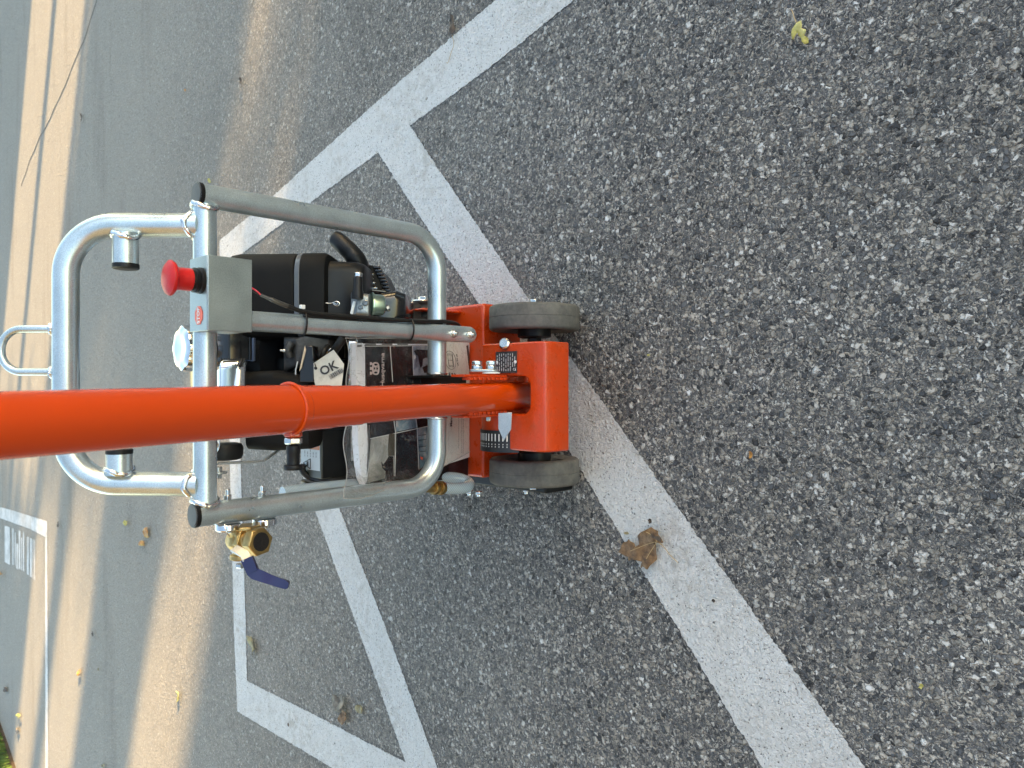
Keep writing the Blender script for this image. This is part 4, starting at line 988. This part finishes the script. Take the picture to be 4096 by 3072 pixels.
# second document, tinted for orange bounce light, standing lower and in front
LF = sheet('leaflet', [(1722, 1358), (1881, 1360), (1886, 1512), (1880, 1660), (1879, 1828), (1772, 1862), (1735, 1800), (1728, 1660)], PAPER_BOUNCE, None, .0012, .0030)
tag(LF, 'white leaflet with orange bounce light painted into its paper and an open book symbol, lowest in the clear bag beside the orange housing', 'leaflet')
sheet('binding_strip', [(1866, 1382), (1873, 1381), (1887, 1488), (1879, 1489)], INK, LF, .0006, .0036)
ec = mp(1802, 1441, .0034); bm = BM(); u_e = (mp(1802, 1401, .0034) - mp(1812, 1481, .0034)).normalized(); v_e = mv
tube(bm, [ec + u_e * (.0168 * math.cos(t)) + v_e * (.0165 * math.sin(t)) for t in [2 * math.pi * k / 48 for k in range(48)]], .00035, 5, closed=True)
def bk(a, b): return ec + u_e * a + v_e * b
for a, b in (((-.0115, -.0080), (.0115, -.0080)), ((-.0115, .007), (.0115, .007)), ((-.0115, -.008), (-.0115, .007)), ((.0115, -.008), (.0115, .007)), ((0, -.0065), (0, .0075)), ((-.0095, -.0062), (.0095, -.0062)), ((-.0095, -.0062), (-.0095, .007)), ((.0095, -.0062), (.0095, .007))):
    tube(bm, [bk(*a), bk(*b)], .00032, 5)
obj('book_symbol', bm, INK, LF, smooth=False)
text('region_codes', 'UK CA US', bk(.001, -.0215), u_e, v_e, .0048, INK, LF, bold=.0001)
for s_t, X_, sz in (('on', 1797, .0085), ('es', 1808, .0085), ('V', 1822, .0110)): text('leaflet_heading', s_t, mp(X_, 1500, .0034), X1, mv, sz, INK, LF, bold=.0003, align='CENTER')
bm = BM(); rg = random.Random(2)
for k in range(5):
    X_ = 1838 + k * 6; a = 1496
    while a < 1514: L = rg.uniform(2, 5); prism(bm, [mp(*q, .0034) for q in rule(((X_, a), (X_, a + L)), .7)], -MN * .0002); a += L + 1.5
for X_, y0_, y1_ in ((1835, 1662, 1790), (1847, 1664, 1812), (1853, 1664, 1812)):
    a = y0_
    while a < y1_: L = rg.uniform(3, 9); prism(bm, [mp(*q, .0034) for q in rule(((X_, a), (X_, a + L)), .7)], -MN * .0002); a += L + 1.8
obj('leaflet_print', bm, INKG, LF, smooth=False)
text('leaflet_title', 'Manual', mp(1805, 1674, .0034), X1, mv, .0090, INK, LF, bold=.0002, align='LEFT') if False else text('leaflet_title', 'Manual', mp(1805, 1678, .0034), X1, mv, .0090, INK, LF, bold=.0002, align='CENTER')
# the bag: crinkled film pillow, front sheet swells forward over the left upright at its lower corner
def film(front):
    bm = BM(); nu, nv = 60, 44; rows = []
    for j in range(nv + 1):
        row = []
        for i in range(nu + 1):
            s = i / nu; t = j / nv                     # s: 0 right edge .. 1 left edge; t: 0 top .. 1 bottom
            Yr = 1352 + 6 * t; Yl = 1992 - 190 * t ** 1.6
            if t < .28: Yl += 8 * math.sin(t * 11)
            Xt = 1382 + 14 * math.sin(s * 5.1) * (1 - s) + 8 * math.sin(s * 17); Xb = 1888
            X = Xt + (Xb - Xt) * t; Y = Yr + (Yl - Yr) * s
            edge = min(s, 1 - s, t, 1 - t); pil = .0165 * min(1, edge * 7) ** .7
            cr = noise.noise(V((s * 7, t * 5, 1.5 if front else 8))) * .0045 * min(1, edge * 14) + noise.noise(V((s * 19, t * 14, 4))) * .0012 * min(1, edge * 20)
            off = (pil * .55 + cr + .0045) if front else (-pil - .004)
            lift = max(0, (s - .80) / .20) * max(0, 1 - t * 1.1)
            off += lift * .062
            row.append(bm.verts.new(mp(X, Y, off)))
        rows.append(row)
    for j in range(nv):
        for i in range(nu): bm.faces.new((rows[j][i], rows[j][i + 1], rows[j + 1][i + 1], rows[j + 1][i]))
    return bm
BG = tag(obj('plastic_bag', film(True), BAG, ang=180), 'crumpled clear plastic bag holding the documents, leaning inside the galvanised frame', 'plastic bag')
obj('back_film', film(False), BAG, BG, ang=180)
fb = film(True); fb.verts.ensure_lookup_table(); W_ = 61
lft = [fb.verts[j * W_ + 60].co.copy() for j in range(45)]; tpe = [fb.verts[i].co.copy() for i in range(61)]; bte = [fb.verts[44 * W_ + i].co.copy() for i in range(61)]; rgt = [fb.verts[j * W_].co.copy() for j in range(45)]
fb.free(); WELT = simple('bag_welt', (.42, .42, .41), .25, coat=.3)
for e_ in (lft, tpe, bte, rgt):
    bm = BM(); tube(bm, e_, [.0006 + .0005 * abs(noise.noise(p * 40)) for p in e_], 6); obj('bag_seam', bm, WELT, BG)
# inspection tag
TO = PD(1320, 1462, 1.045)
def tp(X, Y, off=0): return PP(X, Y, TO + NV * off, V((.1, -.8, .6)).normalized())
bm = BM(); prism(bm, [tp(1334, 1399), tp(1376, 1456), tp(1372, 1500), tp(1366, 1545), tp(1262, 1545), tp(1256, 1515), tp(1254, 1453)], FV * .0006)
TG = tag(obj('inspection_tag', bm, TAGM, smooth=False), 'grubby white card tag printed OK with a barcode, hanging behind the orange handle', 'tag')
tu = (tp(1334, 1460) - tp(1297, 1478)).normalized(); tn = V((.1, -.8, .6)).normalized(); tv = tn.cross(tu).normalized(); tu = tv.cross(tn)
text('tag_lettering', 'OK', tp(1315, 1474, .0012), tu, tv, .0170, INK, TG, bold=.0004)
bm = BM(); ba, bb = tp(1319, 1509, .0012), tp(1371, 1479, .0012); rg = random.Random(4); du = (bb - ba); L = du.length; du.normalize(); dv = tn.cross(du); s_ = 0
while s_ < L: 
    w_ = rg.choice((.0004, .0007, .0011)); obox(bm, ba + du * s_, du, dv, tn, (0, w_), (-.0032, .0032), (0, .0002)); s_ += w_ + rg.choice((.0005, .0009))
obj('tag_barcode', bm, INK, TG, smooth=False)
bm = BM(); lathe(bm, [(.0022, 0), (.0022, .0003)], tp(1263, 1473, .0008), tn, 16); obj('tag_hole', bm, INK, TG)
bm = BM(); tube(bm, spline([tp(1263, 1473, .001), tp(1262, 1462, .004), tp(1256, 1450, -.004), tp(1244, 1440, -.012)]), .0007, 6); obj('tag_string', bm, BLK_R, TG)

# ---------------------------------------------------------------- leaves and bits lying on the asphalt
def leafmat(name, a, b_, c_, scale=55):
    mt, nt_, b = newmat(name); g = NT(nt_); c = g.coord(); nz = g.noise(c, scale, 5, .65)
    g.l(g.ramp(nz.outputs[0], [(.34, a), (.5, b_), (.66, c_)]), b.inputs['Base Color']); b.inputs['Roughness'].default_value = .6
    g.l(g.bump(g.noise(c, 320, 3).outputs[0], .0008), b.inputs['Normal']); return mt
L_BR = leafmat('brown_leaf', (.05, .027, .012), (.16, .088, .036), (.26, .16, .08), 90)
L_YL = leafmat('yellow_leaf', (.22, .19, .03), (.42, .37, .09), (.52, .48, .19))
L_OL = leafmat('olive_leaf', (.07, .06, .03), (.19, .16, .08), (.30, .27, .14))
L_GY = leafmat('grey_leaf', (.06, .05, .04), (.15, .13, .10), (.26, .23, .18))
L_OR = leafmat('orange_leaf', (.22, .08, .015), (.42, .20, .04), (.50, .34, .08))
L_DK = leafmat('dark_leaf', (.02, .016, .012), (.06, .04, .025), (.12, .08, .05))
STEM = simple('leaf_stem', (.42, .30, .15), .6)
def leaf(px, mat, curl, label, stem=None, name='fallen_leaf', group=None, amp=.5, seed=0, lobes=None, cat='leaf'):
    P_ = [PZ(a, b, .004) for a, b in px]
    bm = BM(); vs = [bm.verts.new(p) for p in P_]; f = bm.faces.new(vs)
    bmesh.ops.triangulate(bm, faces=[f]); 
    size = max((p - P_[0]).length for p in P_)
    for _ in range(3 if size > .02 else 2): bmesh.ops.subdivide_edges(bm, edges=[e for e in bm.edges if e.calc_length() > size * .10], cuts=1)
    bmesh.ops.triangulate(bm, faces=bm.faces)
    c = sum(P_, V()) / len(P_)
    for v in bm.verts:
        d = (v.co - c).length / size
        h = curl * (d ** 1.5) + amp * size * .16 * noise.noise(V((v.co.x / size * 3, v.co.y / size * 3, seed)))
        v.co.z = max(.0055, .006 + h + amp * size * .05)
    o = obj(name, bm, mat, None, ang=180); sm = o.modifiers.new('solid', 'SOLIDIFY'); sm.thickness = .0004
    tag(o, label, cat, group)
    if stem:
        bm = BM(); tube(bm, spline([PZ(a, b, .007) for a, b in stem]), .0006 if size > .03 else .0004, 6); obj('stem', bm, STEM, o)
    return o
def s4(l, ox, oy, k): return [(ox + a / k, oy + b / k) for a, b in l]
k4 = 3.16
mo = leaf(s4([(855, 720), (995, 650), (1050, 680), (1088, 700), (1090, 740), (1125, 790), (1143, 850), (1090, 850), (1050, 840), (1055, 900), (1052, 980), (1056, 1060), (1015, 1110), (985, 1140), (955, 1185), (940, 1180), (915, 1150), (890, 1145), (870, 1172), (855, 1150), (880, 1090), (800, 1060), (745, 1055), (720, 1080), (712, 1030), (650, 1000), (585, 963), (610, 930), (635, 850), (690, 830), (710, 800), (728, 825), (775, 850), (800, 900), (835, 870), (820, 760), (840, 735)], 2300, 1900, k4),
          L_BR, .006, 'large curled brown maple leaf lying across the edge of the white line', stem=s4([(905, 775), (1040, 840), (1140, 930), (1200, 1010), (1300, 1105)], 2300, 1900, k4), seed=3, amp=1.1)
bm = BM(); 
for l_ in ([(1040, 840), (900, 880), (700, 960)], [(1040, 840), (960, 960), (900, 1060)], [(1040, 838), (950, 750), (900, 720)]):
    tube(bm, spline([PZ(a, b, .0135) for a, b in s4(l_, 2300, 1900, k4)]), .0005, 6)
obj('vein', bm, STEM, mo)
bm = BM(); f = bm.faces.new([bm.verts.new(PZ(a, b, .0170)) for a, b in s4([(965, 760), (1010, 775), (1055, 768), (1088, 795), (1090, 850), (1055, 838), (1010, 805), (975, 790)], 2300, 1900, k4)])
o = obj('dark_blotch', bm, L_DK, mo, smooth=False)
k4 = 4.424
leaf(s4([(835, 215), (945, 170), (950, 240), (935, 300), (1015, 320), (1020, 360), (975, 420), (1050, 460), (1050, 550), (985, 580), (940, 530), (930, 480), (880, 430), (860, 370), (830, 410), (790, 495), (765, 490), (755, 360), (760, 310), (800, 260)], 3000, 50, k4), L_YL, .004, 'crumpled yellow leaf with a long stem on the dark asphalt, nearest the top edge', stem=s4([(840, 215), (790, 110), (755, 0), (730, -60)], 3000, 50, k4), seed=5, amp=.8)
k4 = 2.765
leaf(s4([(300, 165), (325, 180), (340, 270), (345, 340), (325, 385), (305, 390), (285, 320), (290, 260)], 1700, 0, k4), L_DK, .006, 'dark shrivelled leaf with a long curved stem, touching the upper white line', stem=s4([(300, 390), (318, 490), (290, 580), (255, 690), (235, 692)], 1700, 0, k4), seed=8, amp=.9)
k4 = 3.687
leaf(s4([(515, 635), (560, 655), (580, 690), (620, 690), (655, 640), (672, 720), (678, 790), (655, 850), (625, 910), (540, 880), (525, 780)], 1200, 2600, k4), L_GY, .010, 'grey-brown folded dead leaf, upper of the two touching leaves inside the lower marking', seed=11, amp=1)
leaf(s4([(650, 860), (690, 850), (725, 920), (710, 1010), (690, 1060), (650, 1100), (610, 1050), (595, 990), (620, 920)], 1200, 2600, k4), L_BR, .010, 'tan curled dead leaf touching the grey-brown one, its lower neighbour', seed=12, amp=1)
leaf(s4([(840, 810), (870, 800), (930, 820), (955, 880), (940, 930), (900, 930), (860, 900), (835, 860)], 1200, 2600, k4), L_OL, .005, 'small yellowish-brown leaf just right of the two touching dead leaves', seed=13, amp=.8)
leaf([(994, 2538), (1008, 2546), (1025, 2568), (1030, 2590), (1022, 2615), (1015, 2622), (1008, 2596), (998, 2572)], L_OL, .008, 'narrow olive leaf with one brown side, beside the long straight white line', seed=14, amp=.9)
sc_ = 1.304
for i, (cx_, cy_, w_, h_, mt_, lb) in enumerate((
        (507, 2092, 9, 14, L_YL, 'pale greenish leaf on grey asphalt, leftmost of the three below the frame'), (590, 2130, 14, 22, L_OR, 'orange-brown leaf, upper of the close pair below the frame'), (572, 2173, 12, 14, L_OR, 'orange-brown leaf, lower of the close pair below the frame'),
        (236, 2097, 4, 14, L_DK, 'dark red leaf scrap near the corner of the far white border'), (375, 2535, 4, 12, L_DK, 'tiny dark leaf scrap at the edge of a sunlit stripe'), (320, 2688, 6, 14, L_OR, 'small brown leaf standing in the sunlit stripe'),
        (78, 2862, 9, 12, L_YL, 'bright yellow leaf in the far lane near the grass'), (74, 2920, 8, 14, L_GY, 'greyish leaf beside the yellow leaf near the grass'), (26, 2758, 8, 12, L_DK, 'dark leaf in the far lane above the grass'),
        (716, 2785, 6, 26, L_YL, 'slim pale green leaf in the broad sunlit patch'), (398, 2676, 3, 8, L_OL, 'tiny green leaf scrap on the shaded lane'), (418, 3062, 7, 10, L_OL, 'dark green leaf at the lower picture edge'),
        (1158, 2896, 4, 9, L_DK, 'black leaf scrap on the worn white marking'), (2600, 1420, 8, 5, L_YL, 'small yellow-green leaf scrap on dark asphalt right of the wheels'), (3008, 1818, 9, 15, L_OR, 'reddish-brown seed husk on dark asphalt, alone at mid height'),
        (3688, 2742, 10, 12, L_YL, 'small yellow leaf scrap on the coarse asphalt at lower right'), (8, 2293, 14, 7, L_OR, 'olive-yellow leaf cut by the far picture edge'), (330, 470, 3, 18, L_DK, 'thin dark leaf in the far lane at top left'),
        (968, 325, 6, 18, L_DK, 'dark brown leaf scrap on grey asphalt above the frame'), (842, 722, 5, 12, L_YL, 'pale yellow leaf scrap just above the black end cap'), (2605, 2083, 8, 10, L_DK, 'dark round seed on the white line above the maple leaf'), (2512, 2132, 12, 6, L_OL, 'olive scrap beside the maple leaf'), (745, 362, 5, 6, L_OR, 'tiny brown crumb on the upper asphalt'), (2858, 2400, 8, 8, L_DK, 'dark seed on the white line, to the right of the maple leaf'))):
    rg = random.Random(i); pts = []
    for k in range(9):
        a = 2 * math.pi * k / 9; f = rg.uniform(.65, 1.15); pts.append((cx_ + w_ * f * math.cos(a), cy_ + h_ * f * math.sin(a)))
    leaf(pts, mt_, .006, lb, seed=20 + i, amp=.9, group='small fallen leaves scattered on the asphalt')

# ---------------------------------------------------------------- trees and hedge outside the picture on the right, which throw the long shadows
BARK = simple('bark', (.10, .075, .05), .9, spec=.2, nscale=8, namt=.4, bump=.02, bscale=30)
LEAFM = simple('tree_leaf', (.05, .09, .02), .6, nscale=3, namt=.35)
hd = V((SUN_DIR.x, SUN_DIR.y, 0)).normalized(); pd = V((-hd.y, hd.x, 0))        # along and across the sun's bearing
if pd.y < 0: pd = -pd
SL = .38
def q2w(q, D):  # road point whose shadow stripe crosses x = 0 at y = q, moved D metres towards the sun
    return V((0, q, 0)) + hd * D
def leaves(bm, box_, n, size, rg, shape=None):
    for _ in range(n):
        p = box_(rg)
        if p is None: continue
        a = V((rg.uniform(-1, 1), rg.uniform(-1, 1), rg.uniform(-1, 1))).normalized(); b = a.orthogonal().normalized(); c = a.cross(b); s = size * rg.uniform(.6, 1.3)
        vs = [bm.verts.new(p + b * s * x + c * s * y) for x, y in ((-.5, 0), (0, -.28), (.5, 0), (0, .28))]; bm.faces.new(vs)
def tree(q, D, r, label, crown=True, seed=1, ht=7.5, lean=0):
    base = q2w(q, D); t = tag(empty('tree', base), label, 'tree', 'trees along the car park outside the view')
    rg = random.Random(seed); bm = BM(); N = 14
    pts = [base + V((lean * k / N * pd.x, lean * k / N * pd.y, ht * .8 * k / N)) for k in range(N + 1)]
    tube(bm, pts, [r * (1.12 if k == 0 else 1 - .25 * k / N) for k in range(N + 1)], 16); tr = obj('trunk', bm, BARK, t)
    if crown:
        bm = BM()
        for k in range(7):
            a = rg.uniform(0, 6.28); tube(bm, [pts[-4], pts[-2] + V((math.cos(a) * .8, math.sin(a) * .8, .9)), pts[-1] + V((math.cos(a) * 1.9, math.sin(a) * 1.9, 1.4))], [r * .4, r * .25, .03], 8)
        obj('branch', bm, BARK, t)
        cts = [pts[-1] + V((rg.uniform(-1.6, 1.6), rg.uniform(-1.6, 1.6), rg.uniform(-.3, 2.2))) for _ in range(14)]
        def bx(rg):
            c = rg.choice(cts); d = V((rg.gauss(0, 1), rg.gauss(0, 1), rg.gauss(0, .8))).normalized() * rg.random() ** .4 * 1.0; return c + d
        bm = BM(); leaves(bm, bx, 3800, .16, rg); obj('crown', bm, LEAFM, t, smooth=False)
    return t
def hedge(q0, q1, D, h, label, seed, thick=1.0, dens=900):
    rg = random.Random(seed); a, b = q2w(q0, D), q2w(q1, D); t = tag(empty('hedge', (a + b) / 2), label, 'hedge')
    L = (b - a); 
    bm = BM(); m_ = Matrix((L.normalized(), hd, Z1)).transposed().to_4x4(); m_.translation = a
    box(bm, .06, L.length - .06, .1, thick - .1, 0, h - .12, m_); obj('branch_mass', bm, BARK, t, smooth=False)
    def bx(rg):
        u_, v_, z_ = rg.random(), rg.random(), rg.random() ** .8
        if rg.random() < .75: 
            if rg.random() < .6: v_ = rg.choice((0, 1)) + rg.gauss(0, .05)
            else: z_ = 1 + rg.gauss(0, .03)
        return a + L * u_ + hd * thick * v_ + V((0, 0, z_ * h))
    bm = BM(); leaves(bm, bx, int(dens * L.length * h / 2), .09, rg); obj('foliage', bm, LEAFM, t, smooth=False)
    return t

def blocker_hedge(a, b, h, thick, label, seed, n=16000, size=.14):
    rg = random.Random(seed); a, b = V(a), V(b); t = tag(empty('hedge', (a + b) / 2), label, 'hedge'); L = b - a; du = L.normalized(); dv = Z1.cross(du)
    bm = BM(); m_ = Matrix((du, dv, Z1)).transposed().to_4x4(); m_.translation = a
    box(bm, .1, L.length - .1, .15, thick - .15, 0, h - .15, m_); obj('branch_mass', bm, BARK, t, smooth=False)
    def bx(rg):
        v_ = rg.choice((0, 1)) * thick + rg.gauss(0, .10); z_ = rg.random() * h
        if rg.random() < .2: v_ = rg.random() * thick; z_ = h + rg.gauss(0, .08)
        return a + L * rg.random() + dv * v_ + V((0, 0, z_))
    bm = BM(); leaves(bm, bx, n, size, rg); obj('foliage', bm, LEAFM, t, smooth=False)
D0 = 13.0
tn = math.tan(R(SUN_EL))
hedge(-9, 2.24, D0, 4.2, 'tall clipped hedge beside the machine, off to the right of the view', 1, dens=260)
hedge(2.66, 4.46, D0, (D0 + .52) * tn, 'lower part of the clipped hedge where evening sun passes over', 2)
hedge(5.60, 12, D0 - 1, 4.0, 'tall hedge beyond the trees', 3, dens=260)
tree(3.00, D0 - 2.0, .36, 'thick trunked tree in front of the low hedge', seed=4)
tree(4.46, D0 - 2.5, .04, 'young thin tree beside the thick one', seed=5)
tree(3.91, D0 - 1.5, .10, 'young thin tree against the low hedge', seed=7)
tree(5.07, D0 - 6.0, .045, 'slender tree standing nearest to the sunlit lane', seed=6)
t = tag(empty('shrub', q2w(2.42, D0)), 'thin open shrub filling the gap between the two hedges', 'shrub')
rg = random.Random(77); bm = BM()
def shx(rg):
    z = 2.72 * tn / tn * rg.random() ** .55
    if z > 2.0 and rg.random() < (z - 2.0) / .72 * .5 + .35: return None
    return q2w(2.42 + rg.uniform(-.34, .34), D0 + rg.uniform(0, .5)) + V((0, 0, z))
leaves(bm, shx, 3600, .09, rg); obj('foliage', bm, LEAFM, t, smooth=False)
bm = BM()
for k in range(9): tube(bm, [q2w(2.42 + .04 * (k - 4), D0 + .25), q2w(2.42 + .075 * (k - 4), D0 + .25) + V((0, 0, 2.3))], [.012, .004], 6)
obj('stem', bm, BARK, t)
# low crown that shades the far side of the lane while light slips in under it
cb = q2w(5.05, 10); t = tag(empty('tree', q2w(5.66, 10)), 'spreading low tree at the end of the hedge', 'tree', 'trees along the car park outside the view')
bm = BM(); tube(bm, [q2w(5.70, 10), q2w(5.66, 10) + V((0, 0, 2.4)), q2w(5.4, 10) + V((0, 0, 3.4))], [.10, .08, .04], 10); obj('trunk', bm, BARK, t)
rg = random.Random(21); uL = (10 + 1.0) * tn
def cbx(rg):
    return cb + pd * rg.uniform(-.62, .62) + hd * rg.uniform(-.5, .5) + V((0, 0, uL + .9 * rg.random() ** 1.1 + .04 * rg.gauss(0, 1)))
bm = BM(); leaves(bm, cbx, 5200, .11, rg); obj('crown', bm, LEAFM, t, smooth=False)
blocker_hedge((-3.6, 2.7, 0), (-6.6, -9, 0), 7.0, 1.2, 'unseen evergreen hedge added behind and to the left of the operator to darken that side', 31)  # unseen hedge added to block skylight and darken the pole's left side
